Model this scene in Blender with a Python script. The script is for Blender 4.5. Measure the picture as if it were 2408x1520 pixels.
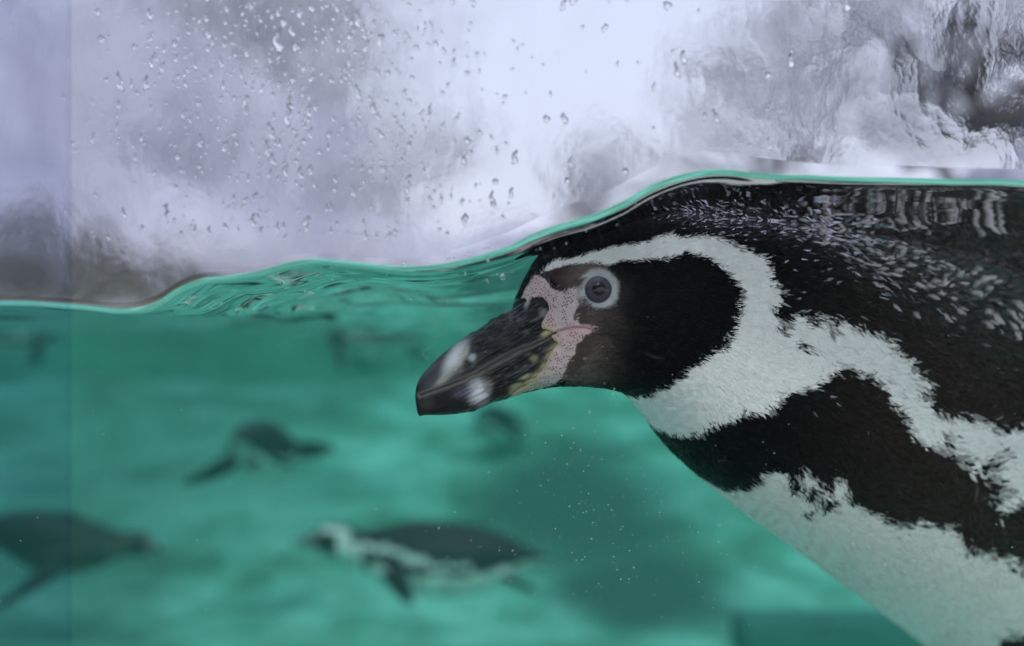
import bpy, bmesh, math, random
import numpy as np
from mathutils import Vector, noise as mnoise

for o in list(bpy.data.objects):
    bpy.data.objects.remove(o)
scene = bpy.context.scene
col = scene.collection
R = math.radians
rng = np.random.default_rng(7)
random.seed(7)

# ------------------------------------------------------------------ camera
CAMZ = 1.30            # lens height above the visitors' floor
K = 0.72 / 2408.0      # metres per picture unit per metre of distance (36 mm sensor, 50 mm lens)
HOR = 791.0            # row of the horizon in the 2408 x 1520 picture units used below
cam_d = bpy.data.cameras.new("camera")
cam = bpy.data.objects.new("camera", cam_d)
col.objects.link(cam)
cam.location = (0, 0, CAMZ)
cam.rotation_euler = (R(90), 0, 0)
cam_d.sensor_width = 36
cam_d.lens = 50
cam_d.shift_y = (HOR - 760.0) / 2408.0
cam_d.clip_start = 0.02
cam_d.clip_end = 400
cam_d.dof.use_dof = True
cam_d.dof.focus_distance = 0.592
cam_d.dof.aperture_fstop = 6.0
scene.camera = cam

# ------------------------------------------------------------------ sky and sun
SUN_EL, SUN_AZ = 43.0, 172.0      # azimuth clockwise from +Y
world = bpy.data.worlds.new("World")
scene.world = world
world.use_nodes = True
wn = world.node_tree.nodes
wl = world.node_tree.links
wn.clear()
w_out = wn.new("ShaderNodeOutputWorld")
w_bg = wn.new("ShaderNodeBackground")
w_sky = wn.new("ShaderNodeTexSky")
w_sky.sky_type = 'NISHITA'
w_sky.sun_disc = False
w_sky.sun_elevation = R(SUN_EL)
w_sky.sun_rotation = R(SUN_AZ)
w_sky.dust_density = 4.0
w_sky.air_density = 1.0
w_mix = wn.new("ShaderNodeMix")
w_mix.data_type = 'RGBA'
w_mix.inputs[0].default_value = 0.72            # thin overcast: mostly an even cloud sheet
w_mix.inputs[7].default_value = (7.1, 7.3, 9.2, 1)
wl.new(w_sky.outputs[0], w_mix.inputs[6])
wl.new(w_mix.outputs[2], w_bg.inputs[0])
w_bg.inputs[1].default_value = 0.10
wl.new(w_bg.outputs[0], w_out.inputs[0])

sun_d = bpy.data.lights.new("sun", 'SUN')
sun_d.energy = 1.5
sun_d.angle = R(28)
sun_d.color = (1.0, 0.97, 0.94)
sun = bpy.data.objects.new("sun", sun_d)
col.objects.link(sun)
sd = Vector((math.sin(R(SUN_AZ)) * math.cos(R(SUN_EL)), math.cos(R(SUN_AZ)) * math.cos(R(SUN_EL)), math.sin(R(SUN_EL))))
sun.rotation_euler = sd.to_track_quat('Z', 'Y').to_euler()

scene.view_settings.view_transform = 'Standard'
scene.view_settings.look = 'None'
scene.view_settings.exposure = 0.42
scene.view_settings.gamma = 1.0
scene.view_settings.use_curve_mapping = False
scene.render.engine = 'CYCLES'
cy = scene.cycles
cy.max_bounces = 10
cy.diffuse_bounces = 3
cy.glossy_bounces = 4
cy.transmission_bounces = 8
cy.transparent_max_bounces = 24
cy.volume_bounces = 1
cy.sample_clamp_indirect = 6.0
cy.use_denoising = True
try:
    cy.denoiser = 'OPENIMAGEDENOISE'
except Exception:
    pass

# ------------------------------------------------------------------ helpers
def P(u, v, d):
    return np.array([(u - 1204.0) * K * d, d, CAMZ + (HOR - v) * K * d])

def proj(p):
    p = np.asarray(p)
    d = p[..., 1]
    return 1204.0 + p[..., 0] / (K * d), HOR - (p[..., 2] - CAMZ) / (K * d)

def mesh_np(name, verts, faces, cols=None, attrs=None, smooth=True):
    me = bpy.data.meshes.new(name)
    verts = np.asarray(verts, np.float32)
    faces = np.asarray(faces, np.int32)
    n, k = faces.shape
    me.vertices.add(len(verts))
    me.vertices.foreach_set("co", verts.ravel())
    me.loops.add(n * k)
    me.loops.foreach_set("vertex_index", faces.ravel())
    me.polygons.add(n)
    me.polygons.foreach_set("loop_start", np.arange(0, n * k, k, dtype=np.int32))
    me.polygons.foreach_set("use_smooth", np.full(n, smooth))
    me.update(calc_edges=True)
    if cols is not None:
        a = me.color_attributes.new("Col", 'FLOAT_COLOR', 'POINT')
        c4 = np.ones((len(verts), 4), np.float32)
        c4[:, :3] = cols
        a.data.foreach_set("color", c4.ravel())
    for nm, val in (attrs or {}).items():
        a = me.attributes.new(nm, 'FLOAT', 'POINT')
        a.data.foreach_set("value", np.asarray(val, np.float32))
    return me

def obj(name, me, mat=None, parent=None, **props):
    o = bpy.data.objects.new(name, me)
    col.objects.link(o)
    if mat is not None and me is not None and not me.materials:
        me.materials.append(mat)
    if parent is not None:
        o.parent = parent
    for k_, v_ in props.items():
        o[k_] = v_
    return o

def catmull(ctrl, ts):
    """Catmull-Rom through rows of ctrl at parameters ts in 0..n-1."""
    c = np.asarray(ctrl, float)
    n = len(c)
    i = np.clip(np.floor(ts).astype(int), 0, n - 2)
    f = (ts - i)[:, None]
    p0 = c[np.clip(i - 1, 0, n - 1)]
    p1 = c[i]
    p2 = c[i + 1]
    p3 = c[np.clip(i + 2, 0, n - 1)]
    return 0.5 * ((2 * p1) + (-p0 + p2) * f + (2 * p0 - 5 * p1 + 4 * p2 - p3) * f ** 2 + (-p0 + 3 * p1 - 3 * p2 + p3) * f ** 3)

def smooth_curve(pts, x):
    pts = np.asarray(pts, float)
    ts = np.linspace(0, len(pts) - 1, 40 * len(pts))
    c = catmull(pts, ts)
    return np.interp(x, c[:, 0], c[:, 1])

_perm = rng.random(65536)
def vnoise(*xs):
    """value noise in 1 to 3 dimensions, -1..1"""
    xs = [np.asarray(x, float) for x in xs]
    ii = [np.floor(x).astype(np.int64) for x in xs]
    ff = [x - i for x, i in zip(xs, ii)]
    ff = [f * f * (3 - 2 * f) for f in ff]
    prim = (73856093, 19349663, 83492791)
    tot = 0
    for c in range(2 ** len(xs)):
        h = 0
        w = 1
        for k_ in range(len(xs)):
            b = (c >> k_) & 1
            h = h ^ ((ii[k_] + b) * prim[k_])
            w = w * (ff[k_] if b else 1 - ff[k_])
        tot = tot + w * _perm[(h ^ (h >> 13)) & 65535]
    return tot * 2 - 1

def inside(poly, u, v):
    p = np.asarray(poly, float)
    res = np.zeros(u.shape, bool)
    x0, y0 = p[-1]
    for x1, y1 in p:
        if y0 != y1:
            c = ((y0 > v) != (y1 > v)) & (u < (x1 - x0) * (v - y0) / (y1 - y0) + x0)
            res ^= c
        x0, y0 = x1, y1
    return res

def line_dist(pl, u, v):
    p = np.asarray(pl, float)
    best = np.full(u.shape, 1e9)
    for (x0, y0), (x1, y1) in zip(p[:-1], p[1:]):
        dx, dy = x1 - x0, y1 - y0
        t = np.clip(((u - x0) * dx + (v - y0) * dy) / (dx * dx + dy * dy + 1e-9), 0, 1)
        best = np.minimum(best, np.hypot(u - x0 - t * dx, v - y0 - t * dy))
    return best

def sstep(a, b, x):
    t = np.clip((x - a) / (b - a), 0, 1)
    return t * t * (3 - 2 * t)

# ------------------------------------------------------------------ materials
def new_mat(name):
    m = bpy.data.materials.new(name)
    m.use_nodes = True
    nt = m.node_tree
    nt.nodes.clear()
    out = nt.nodes.new("ShaderNodeOutputMaterial")
    return m, nt.nodes, nt.links, out

def N(nodes, t, **kw):
    n = nodes.new(t)
    for k_, v_ in kw.items():
        if k_.startswith("i_"):
            key = k_[2:].replace("_", " ")
            n.inputs[key].default_value = v_
        else:
            setattr(n, k_, v_)
    return n

def ramp(nodes, stops):
    r = nodes.new("ShaderNodeValToRGB")
    e = r.color_ramp.elements
    while len(e) < len(stops):
        e.new(0.5)
    for k_, (p, c) in enumerate(stops):
        e[k_].position = p
        e[k_].color = (c[0], c[1], c[2], 1) if hasattr(c, '__len__') else (c, c, c, 1)
    return r

def mat_vcol(name, rough=0.5, spec=0.4, noise_scale=600.0, noise_amt=0.25, bump=0.0, sheen=0.0):
    m, n, l, out = new_mat(name)
    b = N(n, "ShaderNodeBsdfPrincipled")
    b.inputs["Roughness"].default_value = rough
    b.inputs["Specular IOR Level"].default_value = spec
    b.inputs["Sheen Weight"].default_value = sheen
    a = N(n, "ShaderNodeAttribute", attribute_name="Col")
    tc = N(n, "ShaderNodeTexCoord")
    nz = N(n, "ShaderNodeTexNoise")
    nz.inputs["Scale"].default_value = noise_scale
    nz.inputs["Detail"].default_value = 3
    l.new(tc.outputs["Object"], nz.inputs["Vector"])
    mr = N(n, "ShaderNodeMapRange")
    mr.inputs[1].default_value = 0.3
    mr.inputs[2].default_value = 0.7
    mr.inputs[3].default_value = 1 - noise_amt
    mr.inputs[4].default_value = 1 + noise_amt
    l.new(nz.outputs[0], mr.inputs[0])
    mx = N(n, "ShaderNodeVectorMath", operation='SCALE')
    l.new(a.outputs["Color"], mx.inputs[0])
    l.new(mr.outputs[0], mx.inputs["Scale"])
    l.new(mx.outputs[0], b.inputs["Base Color"])
    if bump:
        bp = N(n, "ShaderNodeBump")
        bp.inputs["Strength"].default_value = bump
        bp.inputs["Distance"].default_value = 0.001
        l.new(nz.outputs[0], bp.inputs["Height"])
        l.new(bp.outputs[0], b.inputs["Normal"])
    l.new(b.outputs[0], out.inputs[0])
    return m

def mat_plain(name, color, rough=0.6, spec=0.3, scale=8.0, amt=0.2, bump=0.0, bdist=0.01):
    m, n, l, out = new_mat(name)
    b = N(n, "ShaderNodeBsdfPrincipled")
    b.inputs["Roughness"].default_value = rough
    b.inputs["Specular IOR Level"].default_value = spec
    tc = N(n, "ShaderNodeTexCoord")
    nz = N(n, "ShaderNodeTexNoise")
    nz.inputs["Scale"].default_value = scale
    nz.inputs["Detail"].default_value = 5
    l.new(tc.outputs["Object"], nz.inputs["Vector"])
    c = np.array(color)
    r = ramp(n, [(0.3, c * (1 - amt)), (0.7, np.minimum(c * (1 + amt), 1))])
    l.new(nz.outputs[0], r.inputs[0])
    l.new(r.outputs[0], b.inputs["Base Color"])
    if bump:
        bp = N(n, "ShaderNodeBump")
        bp.inputs["Strength"].default_value = bump
        bp.inputs["Distance"].default_value = bdist
        l.new(nz.outputs[0], bp.inputs["Height"])
        l.new(bp.outputs[0], b.inputs["Normal"])
    l.new(b.outputs[0], out.inputs[0])
    return m

# water surface: mirror by Fresnel (total reflection from below), clear otherwise
def mat_water_surface():
    m, n, l, out = new_mat("water_surface")
    fr = N(n, "ShaderNodeFresnel")
    fr.inputs["IOR"].default_value = 1.333
    tr = N(n, "ShaderNodeBsdfTransparent")
    gl = N(n, "ShaderNodeBsdfGlossy")
    gl.inputs["Roughness"].default_value = 0.0
    gl.inputs["Color"].default_value = (0.97, 0.97, 0.97, 1)
    mx = N(n, "ShaderNodeMixShader")
    tc = N(n, "ShaderNodeTexCoord")
    nz = N(n, "ShaderNodeTexNoise")
    nz.inputs["Scale"].default_value = 16.0
    nz.inputs["Detail"].default_value = 2.0
    bp = N(n, "ShaderNodeBump")
    bp.inputs["Strength"].default_value = 0.15
    bp.inputs["Distance"].default_value = 0.004
    l.new(tc.outputs["Object"], nz.inputs["Vector"])
    l.new(nz.outputs[0], bp.inputs["Height"])
    l.new(bp.outputs[0], gl.inputs["Normal"])
    l.new(fr.outputs[0], mx.inputs[0])
    l.new(tr.outputs[0], mx.inputs[1])
    l.new(gl.outputs[0], mx.inputs[2])
    l.new(mx.outputs[0], out.inputs[0])
    return m

def mat_water_volume():
    m, n, l, out = new_mat("water_volume")
    ab = N(n, "ShaderNodeVolumeAbsorption")
    ab.inputs["Color"].default_value = (0.16, 0.92, 0.82, 1)
    ab.inputs["Density"].default_value = 0.18
    sc = N(n, "ShaderNodeVolumeScatter")
    sc.inputs["Color"].default_value = (0.36, 0.95, 0.84, 1)
    sc.inputs["Density"].default_value = 0.036
    sc.inputs["Anisotropy"].default_value = 0.3
    ad = N(n, "ShaderNodeAddShader")
    l.new(ab.outputs[0], ad.inputs[0])
    l.new(sc.outputs[0], ad.inputs[1])
    l.new(ad.outputs[0], out.inputs["Volume"])
    return m

def mat_clear(name, color):
    m, n, l, out = new_mat(name)
    t = N(n, "ShaderNodeBsdfTransparent")
    t.inputs[0].default_value = (*color, 1)
    l.new(t.outputs[0], out.inputs[0])
    return m

def mat_glass(name, ior, rough=0.0, color=(1, 1, 1)):
    m, n, l, out = new_mat(name)
    g = N(n, "ShaderNodeBsdfGlass")
    g.inputs["IOR"].default_value = ior
    g.inputs["Roughness"].default_value = rough
    g.inputs["Color"].default_value = (*color, 1)
    l.new(g.outputs[0], out.inputs[0])
    return m

def mat_film():
    """wet, misted inner face of the pane above the water"""
    m, n, l, out = new_mat("water_film")
    tc = N(n, "ShaderNodeTexCoord")
    mp = N(n, "ShaderNodeMapping")
    mp.inputs["Scale"].default_value = (1.0, 1.0, 0.7)
    l.new(tc.outputs["Object"], mp.inputs[0])
    n1 = N(n, "ShaderNodeTexNoise")
    n1.inputs["Scale"].default_value = 36.0
    n1.inputs["Detail"].default_value = 2.0
    n1.inputs["Distortion"].default_value = 0.3
    l.new(mp.outputs[0], n1.inputs["Vector"])
    n2 = N(n, "ShaderNodeTexNoise")
    n2.inputs["Scale"].default_value = 330.0
    n2.inputs["Detail"].default_value = 2.0
    l.new(mp.outputs[0], n2.inputs["Vector"])
    b1 = N(n, "ShaderNodeBump")
    b1.inputs["Strength"].default_value = 1.0
    b1.inputs["Distance"].default_value = 0.0032
    l.new(n1.outputs[0], b1.inputs["Height"])
    b2 = N(n, "ShaderNodeBump")
    b2.inputs["Strength"].default_value = 1.0
    b2.inputs["Distance"].default_value = 0.00025
    l.new(n2.outputs[0], b2.inputs["Height"])
    l.new(b1.outputs[0], b2.inputs["Normal"])
    rf = N(n, "ShaderNodeBsdfRefraction")
    rf.inputs["IOR"].default_value = 1.15
    sx = N(n, "ShaderNodeSeparateXYZ")
    l.new(tc.outputs["Object"], sx.inputs[0])
    rg = N(n, "ShaderNodeMapRange")          # misted towards the seam, rinsed clear towards the tree side
    rg.inputs[1].default_value = -0.06
    rg.inputs[2].default_value = 0.11
    rg.inputs[3].default_value = 0.31
    rg.inputs[4].default_value = 0.12
    l.new(sx.outputs[0], rg.inputs[0])
    l.new(rg.outputs[0], rf.inputs["Roughness"])
    l.new(b2.outputs[0], rf.inputs["Normal"])
    tl = N(n, "ShaderNodeBsdfTranslucent")
    tl.inputs["Color"].default_value = (0.86, 0.86, 0.95, 1)
    mx = N(n, "ShaderNodeMixShader")
    mr = N(n, "ShaderNodeMapRange")
    mr.inputs[1].default_value = 0.35
    mr.inputs[2].default_value = 0.7
    mr.inputs[3].default_value = 0.03
    mr.inputs[4].default_value = 0.15
    l.new(n1.outputs[0], mr.inputs[0])
    l.new(mr.outputs[0], mx.inputs[0])
    l.new(rf.outputs[0], mx.inputs[1])
    l.new(tl.outputs[0], mx.inputs[2])
    # the thinnest parts of the film are simply clear
    ts = N(n, "ShaderNodeBsdfTransparent")
    m3 = N(n, "ShaderNodeMixShader")
    m3.inputs[0].default_value = 0.30
    l.new(mx.outputs[0], m3.inputs[1])
    l.new(ts.outputs[0], m3.inputs[2])
    l.new(m3.outputs[0], out.inputs[0])
    return m

M_SURF = mat_water_surface()
M_VOL = mat_water_volume()
M_PANE = mat_clear("clear_glass", (0.97, 0.98, 0.98))
M_PANE2 = mat_clear("tinted_glass", (0.905, 0.93, 0.97))
M_FILM = mat_film()
M_DROP = mat_glass("droplet_water", 1.333)
M_BUB = mat_glass("bubble_air", 0.76)
M_SPECK = mat_plain("pale_silt", (0.75, 0.8, 0.75), 0.8, scale=3000)
M_SCRATCH = mat_plain("glass_scratch", (0.8, 0.82, 0.84), 0.5, scale=3000)
_n, _l = M_SCRATCH.node_tree.nodes, M_SCRATCH.node_tree.links
_o = [q for q in _n if q.type == 'OUTPUT_MATERIAL'][0]
_p = [q for q in _n if q.type == 'BSDF_PRINCIPLED'][0]
_t = _n.new("ShaderNodeBsdfTransparent")
_m = _n.new("ShaderNodeMixShader")
_m.inputs[0].default_value = 0.35
_l.new(_t.outputs[0], _m.inputs[1]); _l.new(_p.outputs[0], _m.inputs[2]); _l.new(_m.outputs[0], _o.inputs[0])

# ------------------------------------------------------------------ water level along the glass
GY0, GY1 = 0.500, 0.512       # front and back faces of the glass
WL = [(-700, 705), (-350, 700), (0, 697), (100, 700), (200, 708), (260, 714), (320, 712), (370, 695), (420, 663), (470, 643),
      (520, 637), (600, 625), (680, 603), (740, 595), (800, 600), (880, 607), (960, 607), (1040, 597), (1120, 575),
      (1200, 546), (1260, 515), (1320, 489), (1400, 462), (1480, 425), (1540, 393), (1600, 371), (1660, 359), (1720, 360),
      (1780, 371), (1850, 379), (1950, 386), (2050, 390), (2150, 393), (2250, 397), (2408, 401), (2700, 430), (3100, 520), (3700, 650), (4500, 690)]
CALM = 0.0145

def h_glass(x):
    u = 1204.0 + x / (K * GY1)
    v = smooth_curve(WL, u)
    return (HOR - v) * K * GY1      # height above the lens

def h_water(x, y):
    dy = y - GY1
    far = np.exp(-(dy / 0.34) ** 2)
    hg = h_glass(x)
    men = np.interp(1204.0 + x / (K * GY1), [850, 1250, 1480, 1650, 1900, 2500], [0.004, 0.0085, 0.0105, 0.0092, 0.0066, 0.0056])
    h = CALM + (hg - men - CALM) * far
    h = h + men * np.exp(-dy / (0.0026 + 0.35 * (men - 0.004)))
    amp = sstep(0.0, 0.10, dy) * (1 - 0.93 * sstep(0.0, 0.09, x) * sstep(1.2, 0.6, dy))
    rip = 1.5 * (0.0028 * vnoise(x * 5.0 + 3, y * 6.0) + 0.0022 * vnoise(x * 11.0, y * 17.0 + 9) +
           0.0010 * vnoise(x * 26.0 + 40, y * 38.0))
    return h + amp * rip

def build_water():
    xs = np.concatenate([-np.geomspace(3.45, 0.36, 70)[:-1], np.linspace(-0.36, 0.42, 640), np.geomspace(0.42, 3.45, 70)[1:]])
    ys = [0.0]
    st = 0.0005
    while ys[-1] < 7.28:
        ys.append(ys[-1] + st)
        if ys[-1] > 0.010:
            st = min(st * 1.06, 0.06)
    ys = np.array(ys) + GY1 + 0.0006
    X, Y = np.meshgrid(xs, ys)
    Z = CAMZ + h_water(X, Y)
    V = np.stack([X, Y, Z], -1).reshape(-1, 3)
    nx = len(xs)
    i = (np.arange(len(ys) - 1)[:, None] * nx + np.arange(nx - 1)[None]).ravel()
    F = np.stack([i, i + 1, i + nx + 1, i + nx], -1)
    me = mesh_np("water_surface", V, F)
    obj("water_surface", me, M_SURF, kind="structure", label="rippling water surface climbing over the near penguin's head")
    # body of water: closed volume just under the surface sheet
    xs = np.linspace(-3.44, 3.44, 140)
    ys = np.concatenate([np.linspace(GY1 + 0.002, 1.2, 40), np.linspace(1.25, 7.75, 50)])
    X, Y = np.meshgrid(xs, ys)
    Zt = CAMZ + h_water(X, Y) - 0.004
    Zb = np.full_like(Zt, 0.02)
    nx, ny = len(xs), len(ys)
    V = np.concatenate([np.stack([X, Y, Zt], -1).reshape(-1, 3), np.stack([X, Y, Zb], -1).reshape(-1, 3)])
    o_ = nx * ny
    i = (np.arange(ny - 1)[:, None] * nx + np.arange(nx - 1)[None]).ravel()
    Ft = np.stack([i, i + 1, i + nx + 1, i + nx], -1)
    Fb = np.stack([i + nx, i + nx + 1, i + 1, i], -1) + o_
    rim = np.concatenate([np.arange(nx), np.arange(1, ny) * nx + nx - 1, (ny - 1) * nx + np.arange(nx - 2, -1, -1), np.arange(ny - 2, 0, -1) * nx])
    nxt = np.roll(rim, -1)
    Fs = np.stack([rim + o_, nxt + o_, nxt, rim], -1)
    me = mesh_np("water", V, np.concatenate([Ft, Fb, Fs]))
    obj("water", me, M_VOL, kind="structure", label="clear green water filling the penguin pool")

build_water()

# ------------------------------------------------------------------ pool basin
def floor_z(y):
    return np.interp(y, [0, 3.2, 4.4, 5.2, 6.0, 6.8, 7.4, 9], [0.30, 0.32, 0.36, 0.48, 0.70, 0.93, 1.06, 1.08])

def mat_floor():
    m, n, l, out = new_mat("pool_floor")
    b = N(n, "ShaderNodeBsdfPrincipled")
    b.inputs["Roughness"].default_value = 0.8
    tc = N(n, "ShaderNodeTexCoord")
    n1 = N(n, "ShaderNodeTexNoise")
    n1.inputs["Scale"].default_value = 2.6
    n1.inputs["Detail"].default_value = 6
    n1.inputs["Roughness"].default_value = 0.62
    l.new(tc.outputs["Object"], n1.inputs["Vector"])
    r = ramp(n, [(0.36, (0.08, 0.21, 0.14)), (0.5, (0.18, 0.45, 0.345)), (0.64, (0.32, 0.64, 0.54))])
    l.new(n1.outputs[0], r.inputs[0])
    # darker patches, stored as a vertex attribute of the floor
    at = N(n, "ShaderNodeAttribute", attribute_name="tone")
    mx = N(n, "ShaderNodeMix", data_type='RGBA')
    mx.inputs[7].default_value = (0.035, 0.09, 0.075, 1)
    l.new(at.outputs["Fac"], mx.inputs[0])
    l.new(r.outputs[0], mx.inputs[6])
    l.new(mx.outputs[2], b.inputs["Base Color"])
    l.new(b.outputs[0], out.inputs[0])
    return m

M_FLOOR = mat_floor()
M_POOLWALL = mat_plain("pool_wall_paint", (0.12, 0.29, 0.24), 0.7, scale=1.6, amt=0.5)
M_COPING = mat_plain("coping_concrete", (0.22, 0.22, 0.21), 0.8, scale=5, amt=0.3)

def build_pool():
    xs = np.linspace(-3.5, 3.5, 160)
    ys = np.linspace(0.30, 7.8, 170)
    X, Y = np.meshgrid(xs, ys)
    Z = floor_z(Y) + 0.03 * vnoise(X * 1.7, Y * 1.7) + 0.015 * vnoise(X * 5, Y * 5)
    V = np.stack([X, Y, Z], -1).reshape(-1, 3)
    nx = len(xs)
    i = (np.arange(len(ys) - 1)[:, None] * nx + np.arange(nx - 1)[None]).ravel()
    F = np.stack([i, i + 1, i + nx + 1, i + nx], -1)
    u, v = proj(V)
    x_, y_ = V[:, 0], V[:, 1]
    w = 0.22 * vnoise(x_ * 2.2, y_ * 2.2) + 0.12 * vnoise(x_ * 6, y_ * 6)
    d1 = np.hypot((x_ - 0.26) / 0.50, (y_ - 5.65) / 0.85)
    d2 = np.hypot((x_ - 0.42) / 0.36, (y_ - 4.9) / 0.5)
    al = sstep(1.25, 0.45, np.minimum(d1, d2) + w) * 0.97  # soft-edged darker patch in the middle of the floor
    d3 = np.hypot((x_ + 2.0) / 1.7, (y_ - 7.1) / 1.1)
    al = np.maximum(al, 0.6 * sstep(1.2, 0.3, d3 + w))
    al = np.maximum(al, 0.62 * sstep(-0.55, -1.7, x_ - 0.12 * (y_ - 5) + 1.2 * w))  # floor colour gets darker towards the left side
    me = mesh_np("pool_floor", V, F, attrs={"tone": al})
    obj("pool_floor", me, M_FLOOR, kind="structure", label="pale green mottled sloping floor of the pool")

def box_mesh(name, lo, hi, bev=0.0):
    bm = bmesh.new()
    bmesh.ops.create_cube(bm, size=1)
    for v in bm.verts:
        v.co = Vector([lo[k_] + (v.co[k_] + 0.5) * (hi[k_] - lo[k_]) for k_ in range(3)])
    if bev:
        bmesh.ops.bevel(bm, geom=bm.edges[:], offset=bev, segments=2, affect='EDGES')
    me = bpy.data.meshes.new(name)
    bm.to_mesh(me)
    bm.free()
    return me

def build_walls():
    def wall(name, lo, hi, clo, chi, label):
        e = obj(name, None, label=label, category="pool wall")
        e.location = ((lo[0] + hi[0]) / 2, (lo[1] + hi[1]) / 2, lo[2])
        L = Vector(e.location)
        w = obj("wall_face", box_mesh("wall_face", Vector(lo) - L, Vector(hi) - L), M_POOLWALL, e)
        c = obj("coping", box_mesh("coping", Vector(clo) - L, Vector(chi) - L, 0.02), M_COPING, e)
    wall("pool_wall", (-3.8, 7.8, 0.0), (3.8, 8.05, 1.40), (-3.85, 7.74, 1.401), (3.85, 8.10, 1.47), "dark green far wall closing the pool below the bank")
    wall("pool_wall", (-3.8, 0.3, 0.0), (-3.5, 7.795, 1.40), (-3.85, 0.3, 1.401), (-3.44, 7.735, 1.47), "dark green pool side wall running back behind the swimming dark penguin")
    wall("pool_wall", (3.5, 0.3, 0.0), (3.8, 7.795, 1.40), (3.44, 0.3, 1.401), (3.85, 7.735, 1.47), "dark green pool side wall running back under the bare tree")
    t = box_mesh("submerged_ledge", (0.66, 4.02, 0.2), (1.35, 4.30, 0.475), 0.01)
    obj("submerged_ledge", t, mat_plain("dark_ledge", (0.06, 0.17, 0.15), 0.8, scale=6), label="dark square-edged ledge standing on the pool floor below the near penguin", category="ledge")

build_pool()
build_walls()

# ------------------------------------------------------------------ glass
SEAM = (149 - 1204.0) * K * 0.5
def pane(name, x0, x1, mat, label):
    me = box_mesh(name, (x0, GY0, 0.35), (x1, GY1, 2.2))
    return obj(name, me, mat, label=label, category="glass pane")
pane_main = pane("glass_pane", SEAM + 0.0008, 1.6, M_PANE, "large clear wet viewing pane in front of the near penguin")
pane_left = pane("glass_pane", -1.8, SEAM - 0.0008, M_PANE2, "blue-tinted viewing pane beside the pane seam, over the dark swimming penguin")
# sill the panes stand in, below the view
obj("viewing_wall", box_mesh("viewing_wall", (-3.8, 0.30, 0.0), (3.8, 0.505, 0.36), 0.01), M_COPING, label="low concrete wall under the glass panes", category="wall")

def build_film():
    xs = np.linspace(-0.30, 0.30, 360)
    hb = CAMZ + h_glass(xs) + 0.0002
    rows = 60
    V = []
    for r_ in range(rows):
        f = r_ / (rows - 1)
        z = hb + f * (CAMZ + 0.34 - hb)
        V.append(np.stack([xs, np.full_like(xs, GY1 + 0.0003), z], -1))
    V = np.concatenate(V)
    nx = len(xs)
    i = (np.arange(rows - 1)[:, None] * nx + np.arange(nx - 1)[None]).ravel()
    F = np.stack([i, i + 1, i + nx + 1, i + nx], -1)
    obj("water_film", mesh_np("water_film", V, F), M_FILM, kind="stuff", label="misted film of water running down the inside of the glass")

build_film()

# ------------------------------------------------------------------ near penguin
def z1(x, y): return (940.6 + 0.3662 * x, 470.3 + 0.3662 * y)
def z3(x, y): return (1587.3 + 0.3674 * x, 323.3 + 0.3674 * y)
def z4(x, y): return (1469.8 + 0.497 * x, 764.3 + 0.497 * y)
def z8(x, y): return (940.6 + 0.2321 * x, 646.7 + 0.2321 * y)

# ring control: top u,v ; bottom u,v ; distance ; half width in mm
RINGS = [
    (976, 934, 979, 956, .603, 0.5),
    (980, 906, 985, 977, .603, 3.0),
    (995, 878, 1006, 977, .603, 4.6),
    (1020, 851, 1050, 976, .603, 6.2),
    (1055, 820, 1103, 970, .603, 7.8),
    (1100, 787, 1150, 951, .604, 9.2),
    (1150, 755, 1197, 936, .605, 11.0),
    (1196, 727, 1232, 925, .606, 13.0),
    (1219, 690, 1264, 917, .607, 16.0),
    (1242, 644, 1302, 911, .609, 19.5),
    (1274, 593, 1347, 909, .611, 23.5),
    (1325, 549, 1402, 911, 0.613, 27.0),
    (1385, 523, 1452, 919, 0.616, 29.5),
    (1450, 502, 1490, 932, 0.620, 31.5),
    (1530, 484, 1521, 957, 0.626, 34.0),
    (1610, 470, 1551, 990, 0.634, 37.0),
    (1690, 462, 1586, 1037, 0.644, 41.0),
    (1780, 459, 1631, 1092, 0.657, 47.0),
    (1880, 462, 1701, 1153, 0.674, 55.0),
    (2000, 476, 1791, 1225, 0.698, 64.0),
    (2130, 500, 1901, 1302, 0.730, 74.0),
    (2270, 535, 2031, 1396, 0.770, 84.0),
    (2420, 580, 2181, 1508, 0.820, 92.0),
    (2650, 670, 2420, 1690, 0.885, 98.0),
    (2880, 800, 2700, 1800, .98, 100.0),
    (3120, 980, 2980, 1840, 1.06, 94.0),
    (3330, 1170, 3230, 1800, 1.14, 78.0),
    (3480, 1340, 3420, 1740, 1.18, 52.0),
    (3620, 1490, 3590, 1680, 1.24, 30.0),
    (3760, 1620, 3750, 1680, 1.30, 14.0),
    (3820, 1660, 3818, 1672, 1.33, 3.0),
]
NR = 880
MR = 600
tfine = np.linspace(0, len(RINGS) - 1, 6000)
rc = catmull(RINGS, tfine)
ctr = np.stack([(rc[:, 0] + rc[:, 2]) / 2, (rc[:, 1] + rc[:, 3]) / 2], -1)
ds = np.hypot(*np.diff(ctr, axis=0).T)
midu = ctr[1:, 0]
dens = np.where(midu < 1450, 1.6, np.where(midu < 1800, 1.0, np.where(midu < 2500, 0.62, 0.10)))
cum = np.concatenate([[0], np.cumsum(ds * dens)])
tr = np.interp(np.linspace(0, cum[-1], NR), cum, tfine)
rc = catmull(RINGS, tr)
TOP = np.stack([P(a[0], a[1], a[4]) for a in rc])
BOT = np.stack([P(a[2], a[3], a[4]) for a in rc])
CEN = (TOP + BOT) / 2
UP = (TOP - BOT) / 2
tang = np.gradient(CEN, axis=0)
tang /= np.linalg.norm(tang, axis=1)[:, None]
def box_smooth(a, w):
    pad = np.concatenate([np.repeat(a[:1], w, 0), a, np.repeat(a[-1:], w, 0)])
    cs = np.cumsum(np.concatenate([np.zeros((1, a.shape[1])), pad]), axis=0)
    return (cs[2 * w + 1:] - cs[:-2 * w - 1]) / (2 * w + 1)
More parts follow.
